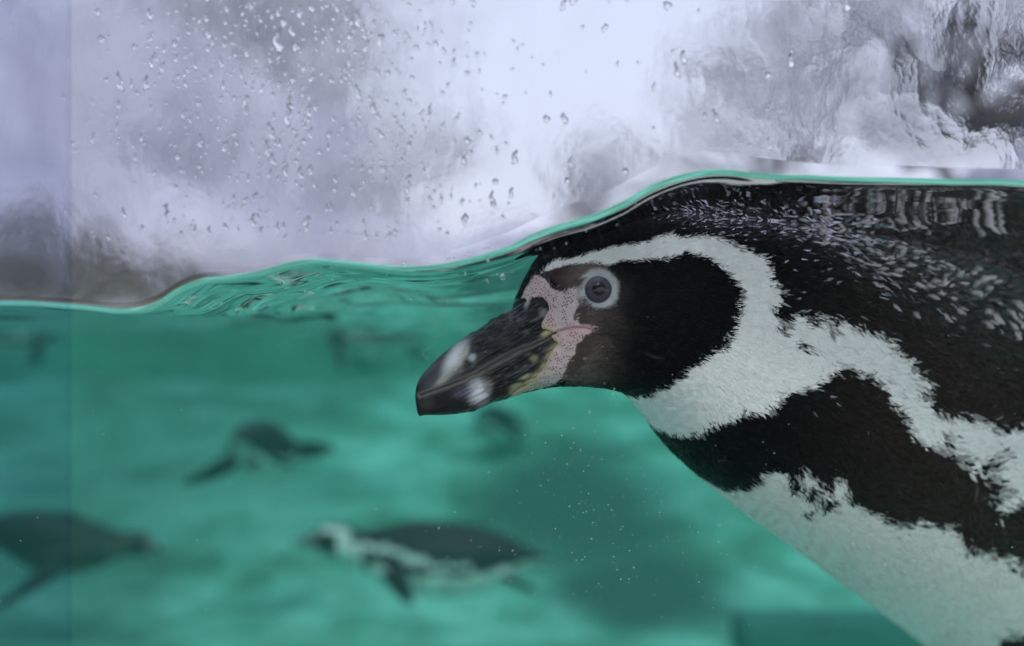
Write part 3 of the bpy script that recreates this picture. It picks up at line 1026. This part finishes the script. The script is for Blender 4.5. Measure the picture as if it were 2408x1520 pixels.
def mat_body():
    m, n, l, out = new_mat("penguin_body")
    b = N(n, "ShaderNodeBsdfPrincipled")
    b.inputs["Roughness"].default_value = 0.55
    b.inputs["Specular IOR Level"].default_value = 0.12
    a = N(n, "ShaderNodeAttribute", attribute_name="Col")
    pk = N(n, "ShaderNodeAttribute", attribute_name="pink")
    tc = N(n, "ShaderNodeTexCoord")
    mp = N(n, "ShaderNodeMapping")
    mp.inputs["Scale"].default_value = (1, 0.6, 1)
    mp.inputs["Rotation"].default_value = (0, R(25), 0)
    l.new(tc.outputs["Object"], mp.inputs[0])
    vo = N(n, "ShaderNodeTexVoronoi")
    vo.inputs["Scale"].default_value = 860.0
    vo.inputs["Randomness"].default_value = 0.5
    l.new(mp.outputs[0], vo.inputs["Vector"])
    mr = N(n, "ShaderNodeMapRange")
    mr.inputs[1].default_value = 0.20
    mr.inputs[2].default_value = 0.40
    mr.inputs[3].default_value = 0.8
    mr.inputs[4].default_value = 0.0
    l.new(vo.outputs["Distance"], mr.inputs[0])
    mu = N(n, "ShaderNodeMath", operation='MULTIPLY')
    l.new(mr.outputs[0], mu.inputs[0])
    l.new(pk.outputs["Fac"], mu.inputs[1])
    mx = N(n, "ShaderNodeMix", data_type='RGBA')
    mx.inputs[7].default_value = (0.24, 0.085, 0.07, 1)
    l.new(mu.outputs[0], mx.inputs[0])
    l.new(a.outputs["Color"], mx.inputs[6])
    nz = N(n, "ShaderNodeTexNoise")
    nz.inputs["Scale"].default_value = 260
    nz.inputs["Detail"].default_value = 4
    l.new(tc.outputs["Object"], nz.inputs["Vector"])
    m2 = N(n, "ShaderNodeMapRange")
    m2.inputs[1].default_value = 0.3
    m2.inputs[2].default_value = 0.7
    m2.inputs[3].default_value = 0.90
    m2.inputs[4].default_value = 1.08
    l.new(nz.outputs[0], m2.inputs[0])
    sc = N(n, "ShaderNodeVectorMath", operation='SCALE')
    l.new(mx.outputs[2], sc.inputs[0])
    l.new(m2.outputs[0], sc.inputs["Scale"])
    l.new(sc.outputs[0], b.inputs["Base Color"])
    bp = N(n, "ShaderNodeBump")
    bp.inputs["Strength"].default_value = 0.6
    bp.inputs["Distance"].default_value = 0.0005
    bp.invert = True
    l.new(mu.outputs[0], bp.inputs["Height"])
    l.new(bp.outputs[0], b.inputs["Normal"])
    l.new(b.outputs[0], out.inputs[0])
    return m

M_BODY = mat_body()
M_BEAK = mat_vcol("beak_horn", 0.28, 0.38, 900, 0.10, 0.10)
M_EYE = mat_vcol("eye_ball", 0.07, 0.5, 200, 0.04)
M_LID = mat_plain("eyelid_skin", (0.52, 0.56, 0.57), 0.5, 0.3, 900, 0.12)
M_FEATHER = mat_vcol("feathers", 0.24, 0.30, 500, 0.06)
_n, _l = M_FEATHER.node_tree.nodes, M_FEATHER.node_tree.links
_sh = N(_n, "ShaderNodeAttribute", attribute_name="gloss")
_pb = [q for q in _n if q.type == 'BSDF_PRINCIPLED'][0]
_l.new(_sh.outputs["Fac"], _pb.inputs["Specular IOR Level"])
_sv = N(_n, "ShaderNodeAttribute", attribute_name="silver")
_l.new(_sv.outputs["Fac"], _pb.inputs["Metallic"])
M_FARBIRD = mat_vcol("far_plumage", 0.55, 0.3, 30, 0.25)

hero = build_near_penguin()

# ------------------------------------------------------------------ other penguins
BODY = [(.312, -.002, .002, .002), (.300, -.001, .007, .005), (.275, .002, .012, .009), (.256, .007, .022, .018), (.232, .012, .033, .027), (.20, .011, .037, .031),
        (.168, .004, .038, .034), (.13, -.004, .048, .045), (.08, -.010, .068, .065), (.02, -.012, .085, .083), (-.05, -.012, .091, .089), (-.12, -.008, .084, .081),
        (-.18, .0, .066, .062), (-.22, .006, .046, .046), (-.26, .011, .024, .032), (-.312, .012, .004, .018)]

def far_penguin(label, loc, heading, pitch=0.0, roll=0.0, flip=((-35, 20), (-35, 20)), flen=0.165, feet=(15, 15), voxel=0.006, twist=0.0, dark=False, chord=0.030):
    """body along +X; flip = (droop angle, sweep angle) for the two flippers; heading in degrees about Z"""
    ts = np.linspace(0, len(BODY) - 1, 90)
    b = catmull(BODY, ts)
    nC = 40
    vs, fs = [], []
    for x, zc, rz, ry in b:
        for k_ in range(nC):
            a = 2 * math.pi * k_ / nC
            vs.append((x, max(ry, .001) * math.sin(a), zc + max(rz, .001) * math.cos(a)))
    for i_ in range(len(b) - 1):
        for k_ in range(nC):
            fs.append((i_ * nC + k_, (i_ + 1) * nC + k_, (i_ + 1) * nC + (k_ + 1) % nC, i_ * nC + (k_ + 1) % nC))
    caps = [list(range(nC))[::-1], [(len(b) - 1) * nC + k_ for k_ in range(nC)]]
    flo = []
    for sgn, (droop, sweep), fl in zip((1, -1), flip, flen if isinstance(flen, tuple) else (flen, flen)):
        o0 = len(vs)
        n1_, n2_ = 16, 12
        r0 = Vector((0.075, sgn * 0.050, 0.0))
        dirv = Vector((-math.sin(R(sweep)), sgn * math.cos(R(sweep)) * math.cos(R(droop)), math.cos(R(sweep)) * math.sin(R(droop)))).normalized()
        ch = Vector((1, 0, 0)) - dirv * dirv.x
        ch.normalize()
        nv = dirv.cross(ch)
        ch, nv = ch * math.cos(R(twist)) + nv * math.sin(R(twist)) * sgn, nv * math.cos(R(twist)) - ch * math.sin(R(twist)) * sgn
        for a in range(n1_):
            f = a / (n1_ - 1)
            cp = r0 + dirv * (fl + 0.02) * f + ch * (-0.02 * f * f)
            w = chord * (1 - 0.5 * f) * math.sqrt(max(1 - f ** 5, 0.03))
            t = 0.0085 * (1 - 0.45 * f)
            for k_ in range(n2_):
                be = 2 * math.pi * k_ / n2_
                vs.append(tuple(cp + ch * w * math.cos(be) + nv * t * math.sin(be)))
        for a in range(n1_ - 1):
            for k_ in range(n2_):
                fs.append((o0 + a * n2_ + k_, o0 + (a + 1) * n2_ + k_, o0 + (a + 1) * n2_ + (k_ + 1) % n2_, o0 + a * n2_ + (k_ + 1) % n2_))
        caps += [[o0 + k_ for k_ in range(n2_)][::-1], [o0 + (n1_ - 1) * n2_ + k_ for k_ in range(n2_)]]
        flo.append((r0, dirv))
    # trailing feet
    for sgn, an in zip((1, -1), feet):
        o0 = len(vs)
        n1_, n2_ = 8, 10
        r0 = Vector((-0.185, sgn * 0.032, -0.035))
        dirv = Vector((-math.cos(R(an)), 0, -math.sin(R(an))))
        up = dirv.cross(Vector((0, 1, 0)))
        for a in range(n1_):
            f = a / (n1_ - 1)
            cp = r0 + dirv * 0.105 * f
            w = 0.012 + 0.016 * f * (1 if f < 0.95 else 0.8)
            t = 0.011 * (1 - 0.55 * f)
            for k_ in range(n2_):
                be = 2 * math.pi * k_ / n2_
                vs.append(tuple(cp + Vector((0, 1, 0)) * w * math.cos(be) + up * t * math.sin(be)))
        for a in range(n1_ - 1):
            for k_ in range(n2_):
                fs.append((o0 + a * n2_ + k_, o0 + (a + 1) * n2_ + k_, o0 + (a + 1) * n2_ + (k_ + 1) % n2_, o0 + a * n2_ + (k_ + 1) % n2_))
        caps += [[o0 + k_ for k_ in range(n2_)][::-1], [o0 + (n1_ - 1) * n2_ + k_ for k_ in range(n2_)]]
    tmp = bpy.data.meshes.new("tmp")
    tmp.from_pydata(vs, [], fs + caps)
    to = bpy.data.objects.new("tmp", tmp)
    col.objects.link(to)
    md = to.modifiers.new("r", 'REMESH')
    md.mode = 'VOXEL'
    md.voxel_size = voxel
    sm = to.modifiers.new("s", 'SMOOTH')
    sm.iterations = 3
    dg = bpy.context.evaluated_depsgraph_get()
    me = bpy.data.meshes.new_from_object(to.evaluated_get(dg))
    bpy.data.objects.remove(to)
    n = len(me.vertices)
    co = np.empty(n * 3, np.float32)
    me.vertices.foreach_get("co", co)
    co = co.reshape(-1, 3)
    x, y, z = co.T
    bz = np.interp(x, b[::-1, 0], b[::-1, 1])
    br = np.interp(x, b[::-1, 0], b[::-1, 2])
    by = np.interp(x, b[::-1, 0], b[::-1, 3])
    rel = (z - bz) / np.maximum(br, 0.004) + 0.10 * vnoise(x * 60, y * 60, z * 60)
    onbody = (np.hypot((z - bz) / np.maximum(br, .004), y / np.maximum(by, .004)) < 1.12)
    c = np.empty((n, 3))
    c[:] = 0.016, 0.015, 0.016
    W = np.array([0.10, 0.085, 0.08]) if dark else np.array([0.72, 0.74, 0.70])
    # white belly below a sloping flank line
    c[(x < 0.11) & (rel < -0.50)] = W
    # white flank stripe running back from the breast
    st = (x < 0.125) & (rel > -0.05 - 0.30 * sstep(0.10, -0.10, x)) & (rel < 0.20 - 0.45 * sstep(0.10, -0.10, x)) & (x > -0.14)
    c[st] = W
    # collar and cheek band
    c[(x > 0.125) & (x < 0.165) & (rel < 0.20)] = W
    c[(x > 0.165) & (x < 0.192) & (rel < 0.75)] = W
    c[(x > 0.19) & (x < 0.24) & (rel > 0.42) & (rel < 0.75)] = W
    # face skin and bill
    c[(x > 0.243) & (x < 0.27)] = (0.22, 0.18, 0.18)
    c[(x > 0.286) & (x < 0.298)] = (0.24, 0.25, 0.27)
    # flippers: dark over, pale-edged under; feet dark
    c[~onbody] = (0.018, 0.018, 0.02)
    a = me.color_attributes.new("Col", 'FLOAT_COLOR', 'POINT')
    c4 = np.ones((n, 4), np.float32)
    c4[:, :3] = c
    a.data.foreach_set("color", c4.ravel())
    me.polygons.foreach_set("use_smooth", np.ones(len(me.polygons), bool))
    me.name = "penguin"
    me.materials.append(M_FARBIRD)
    o = obj("penguin", me, None, label=label, category="penguin")
    o.location = loc
    o.rotation_mode = 'XYZ'
    from mathutils import Matrix
    m = Matrix.Rotation(R(heading), 3, 'Z') @ Matrix.Rotation(R(-pitch), 3, 'Y') @ Matrix.Rotation(R(roll), 3, 'X')
    o.rotation_euler = m.to_euler()
    return o

far_penguin("blurred penguin gliding left above the pool floor with white flank stripe showing", Vector(P(985, 1300, 3.35)), 172, pitch=4, roll=16, flip=((-72, 28), (-40, 30)), flen=0.15, twist=30, chord=0.046)
far_penguin("round-bodied penguin seen end-on with both flippers stretched wide", Vector(P(628, 1055, 4.3)), 84, pitch=-6, roll=0, flip=((-30, 3), (-4, 3)), flen=(0.24, 0.13), twist=62, chord=0.042)
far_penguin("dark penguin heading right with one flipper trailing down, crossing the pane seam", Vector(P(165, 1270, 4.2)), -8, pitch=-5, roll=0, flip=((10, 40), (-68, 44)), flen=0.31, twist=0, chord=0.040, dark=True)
far_penguin("floating penguin whose dark feet and belly hang below the far waterline", Vector(P(850, 776, 5.4)), 165, pitch=2, flip=((-70, 10), (-70, 10)), feet=(52, 40), flen=0.16)
far_penguin("faint penguin floating at the far waterline behind the tinted pane", Vector(P(60, 774, 5.4)), 20, pitch=2, flip=((-70, 10), (-60, 20)), feet=(40, 50), flen=0.15)
far_penguin("tiny faint penguin far off above the dark floor patch", Vector(P(1180, 1000, 6.3)), 70, pitch=-10, flip=((-30, 40), (-10, 40)), flen=0.15)

# ------------------------------------------------------------------ bank, boulders, shrubs, tree beyond the pool
def terrain():
    xs = np.linspace(-40, 40, 120)
    ys = np.concatenate([np.linspace(8.06, 14, 30), np.linspace(15, 120, 40)])
    X, Y = np.meshgrid(xs, ys)
    Z = 1.42 + 0.05 * (Y - 8) * (Y < 40) + 0.10 * vnoise(X * .8, Y * .8)
    V = np.stack([X, Y, Z], -1).reshape(-1, 3)
    nx = len(xs)
    i = (np.arange(len(ys) - 1)[:, None] * nx + np.arange(nx - 1)[None]).ravel()
    F = np.stack([i, i + 1, i + nx + 1, i + nx], -1)
    obj("bank", mesh_np("bank", V, F), mat_plain("bank_soil", (0.13, 0.125, 0.115), 0.9, scale=0.8, amt=0.4), kind="structure", label="stony bank rising behind the pool")
    me = bpy.data.meshes.new("ground")
    me.from_pydata([(-150, -150, -0.02), (150, -150, -0.02), (150, 0.29, -0.02), (-150, 0.29, -0.02)], [], [(0, 1, 2, 3)])
    obj("ground", me, mat_plain("paving", (0.16, 0.16, 0.155), 0.8, scale=2), kind="structure", label="grey paving on the visitors' side of the glass")
terrain()

def mat_rock():
    m, n, l, out = new_mat("pale_rock")
    b = N(n, "ShaderNodeBsdfPrincipled")
    b.inputs["Roughness"].default_value = 0.85
    tc = N(n, "ShaderNodeTexCoord")
    nz = N(n, "ShaderNodeTexNoise")
    nz.inputs["Scale"].default_value = 1.7
    nz.inputs["Detail"].default_value = 7
    nz.inputs["Roughness"].default_value = 0.65
    l.new(tc.outputs["Object"], nz.inputs["Vector"])
    r = ramp(n, [(0.30, (0.19, 0.20, 0.27)), (0.48, (0.31, 0.32, 0.41)), (0.66, (0.47, 0.48, 0.57))])
    l.new(nz.outputs[0], r.inputs[0])
    l.new(r.outputs[0], b.inputs["Base Color"])
    bp = N(n, "ShaderNodeBump")
    bp.inputs["Distance"].default_value = 0.08
    l.new(nz.outputs[0], bp.inputs["Height"])
    l.new(bp.outputs[0], b.inputs["Normal"])
    l.new(b.outputs[0], out.inputs[0])
    return m
M_ROCK = mat_rock()
M_DARKROCK = mat_plain("dark_rock", (0.045, 0.047, 0.04), 0.85, scale=3, amt=0.4, bump=0.5, bdist=0.05)

def boulder(x, y, z, sx, sy, sz, seed, mat, label, group):
    bm = bmesh.new()
    bmesh.ops.create_icosphere(bm, subdivisions=4, radius=1)
    off = Vector((seed * 3.1, seed * 1.7, seed * 5.3))
    for v in bm.verts:
        p = v.co.copy()
        d = 1 + 0.28 * mnoise.noise(p * 1.3 + off) + 0.14 * mnoise.noise(p * 3.1 + off) + 0.06 * mnoise.noise(p * 7 + off)
        q = p * d
        q = Vector((math.copysign(abs(q.x) ** 0.85, q.x), math.copysign(abs(q.y) ** 0.85, q.y), math.copysign(abs(q.z) ** 0.85, q.z)))
        v.co = Vector((q.x * sx, q.y * sy, q.z * sz))
    me = bpy.data.meshes.new("boulder")
    bm.to_mesh(me)
    bm.free()
    me.polygons.foreach_set("use_smooth", np.ones(len(me.polygons), bool))
    o = obj("boulder", me, mat, label=label, category="boulder", group=group)
    o.location = (x, y, z)
    o.rotation_euler = (0, 0, seed)
    return o

LB = "pale grey boulder piled on the bank, blurred behind the wet glass"
for k_, (x, y, z, sx, sy, sz) in enumerate([(-3.4, 9.3, 1.7, 1.0, .8, .75), (-2.6, 9.8, 1.7, .9, .8, .7), (-1.7, 9.2, 1.6, .7, .6, .55), (-1.0, 9.6, 1.6, .65, .6, .5), (-0.35, 9.2, 1.5, .55, .5, .38),
                                            (0.3, 9.6, 1.6, .7, .6, .42), (1.0, 9.2, 1.6, .6, .55, .45), (1.7, 9.7, 1.6, .8, .7, .45), (2.5, 9.3, 1.6, .8, .7, .5), (3.3, 9.9, 1.7, .9, .8, .55),
                                            (-4.4, 10.5, 2.2, 1.2, 1.0, 1.5), (-3.5, 11.6, 2.6, 1.3, 1.0, 1.5), (-2.2, 12.0, 2.3, 1.0, .9, 1.1), (4.4, 10.6, 2.0, 1.2, 1.0, 1.0)]):
    boulder(x, y, z, sx, sy, sz, k_ + 1, M_ROCK, LB, "pale boulders on the bank")
boulder(-2.42, 8.35, 1.55, 0.20, 0.2, 0.42, 41, M_DARKROCK, "dark low rock on the coping, seen above the dip in the waterline", "dark rocks on the coping")
boulder(-1.95, 8.4, 1.45, 0.45, 0.25, 0.24, 42, M_DARKROCK, "flat dark mossy rock on the coping next to the taller dark one", "dark rocks on the coping")
boulder(-2.95, 8.35, 1.45, 0.5, 0.25, 0.28, 43, M_DARKROCK, "squat dark rock on the coping behind the pane seam", "dark rocks on the coping")

M_BARK = mat_plain("dark_bark", (0.028, 0.026, 0.027), 0.85, scale=12, amt=0.4, bump=0.6, bdist=0.01)
def tube(name, pts, radii, mat, parent, n=10):
    pts = np.asarray(pts, float)
    ts = np.linspace(0, len(pts) - 1, len(pts) * 8)
    c = catmull(pts, ts)
    r = np.interp(ts, np.arange(len(pts)), radii)
    t = np.gradient(c, axis=0)
    vs, fs = [], []
    for i_ in range(len(c)):
        d = Vector(t[i_]).normalized()
        a = d.orthogonal().normalized()
        a = (Vector((0, 0, 1)) - d * d.z) if abs(d.z) < 0.95 else (Vector((1, 0, 0)) - d * d.x)
        a.normalize()
        b = d.cross(a)
        for k_ in range(n):
            be = 2 * math.pi * k_ / n
            rr = r[i_] * (1 + 0.12 * math.sin(3 * be + i_ * 0.7))
            vs.append(Vector(c[i_]) + (a * math.cos(be) + b * math.sin(be)) * rr)
    for i_ in range(len(c) - 1):
        for k_ in range(n):
            fs.append((i_ * n + k_, (i_ + 1) * n + k_, (i_ + 1) * n + (k_ + 1) % n, i_ * n + (k_ + 1) % n))
    return obj(name, mesh_np(name, np.array([tuple(v) for v in vs]), fs), mat, parent)

def tree():
    base = np.array([3.3, 8.6, 1.45])
    e = obj("bare_tree", None, label="bare dark-barked tree leaning over the pool with looping branches", category="tree")
    e.location = base
    def q(u, v, d): return P(u, v, d) - base
    tube("trunk", [np.array([0, 0, -0.1]), np.array([0.05, -0.5, 0.8]), np.array([0.0, -1.2, 1.5]), np.array([-0.1, -2.0, 2.1]), np.array([-0.2, -2.6, 2.9])], [0.14, .12, .10, .085, .05], M_BARK, e, 14)
    A = np.array([-0.05, -1.6, 1.8])
    B = np.array([-0.2, -2.6, 2.9])
    tube("branch", [A, q(2600, 150, 6.2), q(2440, 250, 5.9), q(2330, 305, 5.7), q(2240, 335, 5.6), q(2160, 342, 5.5), q(2090, 322, 5.4), q(2050, 290, 5.4), q(2036, 240, 5.4)], [.13, .12, .11, .10, .08, .07, .065, .055, .035], M_BARK, e)
    tube("branch", [q(2170, 370, 5.5), q(2135, 300, 5.45), q(2140, 240, 5.4), q(2120, 170, 5.4), q(2135, 90, 5.35)], [.085, .07, .065, .055, .03], M_BARK, e)
    tube("branch", [B, q(2520, 40, 6.0), q(2400, 110, 5.8), q(2330, 150, 5.7), q(2280, 230, 5.6)], [.07, .065, .06, .05, .03], M_BARK, e)
    tube("branch", [q(2400, 110, 5.8), q(2300, 60, 5.8), q(2210, 50, 5.8), q(2150, -20, 5.8)], [.035, .03, .022, .012], M_BARK, e)
    tube("branch", [q(2330, 305, 5.7), q(2300, 250, 5.7), q(2250, 190, 5.7), q(2210, 150, 5.7)], [.03, .022, .018, .01], M_BARK, e)
tree()

M_TWIG = mat_plain("grey_twigs", (0.20, 0.205, 0.25), 0.9, scale=6, amt=0.3)
def winter_tree(x, y, h, seed, levels, label):
    """leafless tree: trunk and limbs, and a crown of fine twigs"""
    r_ = random.Random(seed)
    big, fine = [], []
    def grow(p, d, L, rad, lev):
        n_ = 3
        for _ in range(n_):
            q = p + d * (L / n_)
            (big if rad > 0.03 else fine).append((p, q, rad, rad * 0.86))
            rad *= 0.86
            p = q
            d = (d + Vector((r_.gauss(0, .16), r_.gauss(0, .16), r_.gauss(0.04, .10)))).normalized()
            if lev > 0 and lev < levels:
                side_ = Vector((r_.gauss(0, 1), r_.gauss(0, 1), r_.gauss(0.15, .6))).normalized()
                grow(p.copy(), (d * 0.55 + side_ * 0.8).normalized(), L * 0.62, rad * 0.55, lev - 1)
        if lev > 0:
            for _ in range(3 if lev < levels else 5):
                side_ = Vector((r_.gauss(0, 1), r_.gauss(0, 1), r_.gauss(0.2, .6))).normalized()
                grow(p.copy(), (d * 0.75 + side_ * 0.75).normalized(), L * 0.74, rad * 0.7, lev - 1)
    grow(Vector((0, 0, -0.2)), Vector((r_.gauss(0, .06), r_.gauss(0, .06), 1)).normalized(), h * 0.30, h * 0.022, levels)
    e = obj("winter_tree", None, label=label, category="tree", group="leafless trees behind the bank")
    e.location = (x, y, 1.42 + 0.05 * (y - 8))
    def prisms(segs, name, k):
        A = np.array([tuple(a) for a, _, _, _ in segs]); B = np.array([tuple(b) for _, b, _, _ in segs])
        ra = np.array([q[2] for q in segs])[:, None]; rb = np.array([q[3] for q in segs])[:, None]
        d = B - A
        d /= np.linalg.norm(d, axis=1)[:, None] + 1e-9
        ref = np.where(np.abs(d[:, 2:3]) < 0.9, np.array([[0, 0, 1.0]]), np.array([[1.0, 0, 0]]))
        e1 = np.cross(d, ref); e1 /= np.linalg.norm(e1, axis=1)[:, None]
        e2 = np.cross(d, e1)
        rows = []
        for end, rad in ((A, ra), (B, rb)):
            for q in range(k):
                t = 2 * math.pi * q / k
                rows.append(end + (e1 * math.cos(t) + e2 * math.sin(t)) * rad)
        V = np.stack(rows, 1).reshape(-1, 3)
        o_ = (np.arange(len(segs)) * 2 * k)[:, None]
        F = np.concatenate([o_ + np.array([[q, (q + 1) % k, k + (q + 1) % k, k + q]]) for q in range(k)])
        return obj(name, mesh_np(name, V, F), M_TWIG, e)
    prisms(big, "trunk", 8)
    c_ = prisms(fine, "crown", 3)
    return len(big) + len(fine)

for k_, (x, y, h, lv, lb) in enumerate([
        (-4.5, 13.5, 5.4, 4, "tall leafless tree fading into mist behind the pane seam"),
        (-3.1, 12.6, 4.6, 4, "leafless grey tree over the dark coping rocks"),
        (-2.4, 15.5, 5.6, 4, "leafless tree behind the thickest droplets"),
        (-1.0, 17.0, 3.0, 4, "small leafless tree at the edge of the bright sky gap"),
        (1.1, 16.0, 2.3, 4, "low leafless tree beyond the bright sky gap"),
        (2.6, 14.5, 3.7, 4, "leafless tree above the near penguin's back"),
        (4.3, 13.5, 5.2, 4, "tall leafless tree behind the dark looping branches")]):
    winter_tree(x, y, h, 50 + k_, lv, lb)

# ------------------------------------------------------------------ drops, bubbles, specks, scratches
def drop_mesh(seed, elong, tail):
    r_ = random.Random(seed)
    n1_, n2_ = 5, 16
    ph = [r_.random() * 6.28 for _ in range(4)]
    am = [0.22 * r_.random(), 0.20 * r_.random(), 0.14 * r_.random(), 0.10 * r_.random()] if seed > 1 else [0.03, 0.02, 0, 0]
    vs = [(0, 0.55, 0)]
    for a in range(1, n1_ + 1):
        f = a / n1_
        for k_ in range(n2_):
            be = 2 * math.pi * k_ / n2_
            rr = 1 + sum(am[q] * math.cos((q + 2) * be + ph[q]) for q in range(4))
            x = rr * math.cos(be) * f * (1 - 0.25 * max(0, math.sin(be)) * tail)
            z = rr * math.sin(be) * f * elong
            x += 0.25 * tail * math.sin(z * 1.7 + seed)
            vs.append((x, 0.55 * math.sqrt(max(1 - f * f, 0)), z))
    o0 = len(vs)
    vs.append((0, -0.02, 0))
    fs = []
    for k_ in range(n2_):
        fs.append((0, 1 + (k_ + 1) % n2_, 1 + k_))
    for a in range(n1_ - 1):
        for k_ in range(n2_):
            i0 = 1 + a * n2_
            fs.append((i0 + k_, i0 + (k_ + 1) % n2_, i0 + n2_ + (k_ + 1) % n2_, i0 + n2_ + k_))
    i0 = 1 + (n1_ - 1) * n2_
    for k_ in range(n2_):
        fs.append((i0 + k_, i0 + (k_ + 1) % n2_, o0))
    me = bpy.data.meshes.new("water_droplet")
    me.from_pydata(vs, [], fs)
    me.polygons.foreach_set("use_smooth", np.ones(len(me.polygons), bool))
    return me

DROPS = [drop_mesh(s, e_, t_) for s, e_, t_ in ((1, 1.0, 0), (2, 1.5, .6), (3, 2.0, 1.2), (4, 2.6, 1.7), (5, 0.8, .3), (6, 1.8, 1.6), (7, 3.4, 2.0), (8, 1.2, .6), (9, 1.1, 1.0), (10, 2.3, 1.8))]
for d_ in DROPS:
    d_.materials.append(M_DROP)

def drop_spot():
    while True:
        u = random.uniform(150, 2000)
        v = random.uniform(-10, 560)
        w = math.exp(-((u - 680) / 330) ** 2) * (0.5 + 0.5 * math.exp(-((v - 120) / 160) ** 2)) + 0.8 * math.exp(-((u - 960) / 90) ** 2 - ((v - 330) / 90) ** 2) + 0.05
        if random.random() < w:
            vw = float(smooth_curve(WL, np.array([u]))[0])
            if v < vw - 25:
                return u, v

placed = []
for k_ in range(900):
    u, v = drop_spot()
    r_ = min(0.0016, 0.00028 + 0.00032 * random.random() + 0.00075 * random.random() ** 4)
    if v < 130 and random.random() < 0.3:
        r_ *= 1.5
    if all((u - a) ** 2 + (v - b) ** 2 > ((r_ + c) / (K * GY1) * 1.3) ** 2 for a, b, c, _ in placed):
        placed.append((u, v, r_, random.randrange(len(DROPS))))
for u, v in ((1165, 427), (1335, 425), (1470, 402), (1095, 512), (1160, 480), (912, 172)):
    placed.append((u, v, 0.0011, 0))
placed.sort(key=lambda t: -t[2])
for u, v, r_, q in placed[:300]:
    p = P(u, v, GY1 + 0.0004)
    o = bpy.data.objects.new("water_droplet", DROPS[q])
    col.objects.link(o)
    o.location = p
    o.scale = (r_, r_ * 0.5, r_)
    o.rotation_euler = (0, random.uniform(-0.35, 0.35), 0)
    o["label"] = "small clear water droplet clinging to the wet glass above the waterline"
    o["category"] = "droplet"
    o["group"] = "droplets on the wet glass"
vs, fs = [], []
for u, v, r_, q in placed[300:]:
    p = P(u, v, GY1 + 0.0004)
    o0 = len(vs)
    for w in DROPS[q].vertices:
        vs.append((p[0] + w.co.x * r_, p[1] + w.co.y * r_ * .5, p[2] + w.co.z * r_))
    for f in DROPS[q].polygons:
        fs.append([o0 + i_ for i_ in f.vertices])
me = bpy.data.meshes.new("fine_droplets")
me.from_pydata(vs, [], fs)
me.polygons.foreach_set("use_smooth", np.ones(len(me.polygons), bool))
obj("fine_droplets", me, M_DROP, kind="stuff", label="fine spray of tiny droplets on the wet glass")

def bubble_mesh():
    bm = bmesh.new()
    bmesh.ops.create_uvsphere(bm, u_segments=12, v_segments=8, radius=1)
    me = bpy.data.meshes.new("air_bubble")
    bm.to_mesh(me)
    bm.free()
    me.polygons.foreach_set("use_smooth", np.ones(len(me.polygons), bool))
    me.materials.append(M_BUB)
    return me
BUBM = bubble_mesh()
bub = [(1183, 652, 0.0012, 0.53), (1830, 419, 0.0014, 0.52), (1247, 678, .0005, .53)]
for k_ in range(70):
    u = random.uniform(620, 1240)
    vw = float(smooth_curve(WL, np.array([u]))[0])
    bub.append((u, vw + 12 + 90 * random.random() ** 2.0, 0.00022 + 0.0004 * random.random() ** 2, 0.516 + 0.05 * random.random()))
for k_ in range(26):
    u = random.uniform(1240, 1560)
    vw = float(smooth_curve(WL, np.array([u]))[0])
    bub.append((u, vw + 30 + 60 * random.random(), 0.0002 + 0.0003 * random.random() ** 2, 0.515 + 0.01 * random.random()))
for u, v, r_, d in bub:
    o = bpy.data.objects.new("air_bubble", BUBM)
    col.objects.link(o)
    o.location = P(u, v, d)
    o.scale = (r_, r_, r_)
    o["label"] = "tiny silvery air bubble hanging just under the water surface"
    o["category"] = "bubble"
    o["group"] = "air bubbles under the surface"

vs, fs = [], []
for k_ in range(520):
    if k_ < 320:
        u, v = random.gauss(1420, 190), random.gauss(1180, 170)
    else:
        u, v = random.uniform(0, 2408), random.uniform(720, 1520)
    d = random.uniform(0.52, 0.75)
    p = P(u, v, d)
    r_ = random.uniform(0.00008, 0.00026)
    o0 = len(vs)
    for dx, dy, dz in ((1, 0, 0), (-1, 0, 0), (0, 1, 0), (0, -1, 0), (0, 0, 1), (0, 0, -1)):
        vs.append((p[0] + dx * r_, p[1] + dy * r_, p[2] + dz * r_))
    fs += [[o0 + a for a in t] for t in ((0, 2, 4), (2, 1, 4), (1, 3, 4), (3, 0, 4), (2, 0, 5), (1, 2, 5), (3, 1, 5), (0, 3, 5))]
me = bpy.data.meshes.new("suspended_silt")
me.from_pydata(vs, [], fs)
obj("suspended_silt", me, M_SPECK, kind="stuff", label="pale specks of silt drifting in the water")

vs, fs = [], []
for k_ in range(260):
    if k_ < 90:
        u, v = random.gauss(860, 110), random.gauss(560, 40)
    elif k_ < 150:
        u, v = random.gauss(830, 120), random.gauss(1320, 45)
    elif k_ < 190:
        u, v = random.gauss(1000, 120), random.gauss(790, 40)
    else:
        u, v = random.uniform(200, 2300), random.uniform(100, 1450)
    a = random.choice([random.gauss(0.5, 0.5), random.gauss(-0.7, 0.5), random.gauss(1.5, 0.2)])
    L = random.uniform(8, 55)
    w = random.uniform(0.08, 0.2)
    dx, dy = math.cos(a) * L, math.sin(a) * L
    nx_, ny_ = -math.sin(a) * w, math.cos(a) * w
    bend = random.uniform(-3, 3)
    o0 = len(vs)
    for f, s_ in ((-.5, 0.2), (0, 1), (.5, 0.2)):
        bx, by = u + dx * f + ny_ / w * 0 , v + dy * f + (bend if f == 0 else 0)
        vs.append(tuple(P(bx + nx_ * s_, by + ny_ * s_, GY0 - 0.0002)))
        vs.append(tuple(P(bx - nx_ * s_, by - ny_ * s_, GY0 - 0.0002)))
    fs += [[o0, o0 + 1, o0 + 3, o0 + 2], [o0 + 2, o0 + 3, o0 + 5, o0 + 4]]
me = bpy.data.meshes.new("scratches")
me.from_pydata(vs, [], fs)
obj("scratches", me, M_SCRATCH, pane_main, kind="stuff")
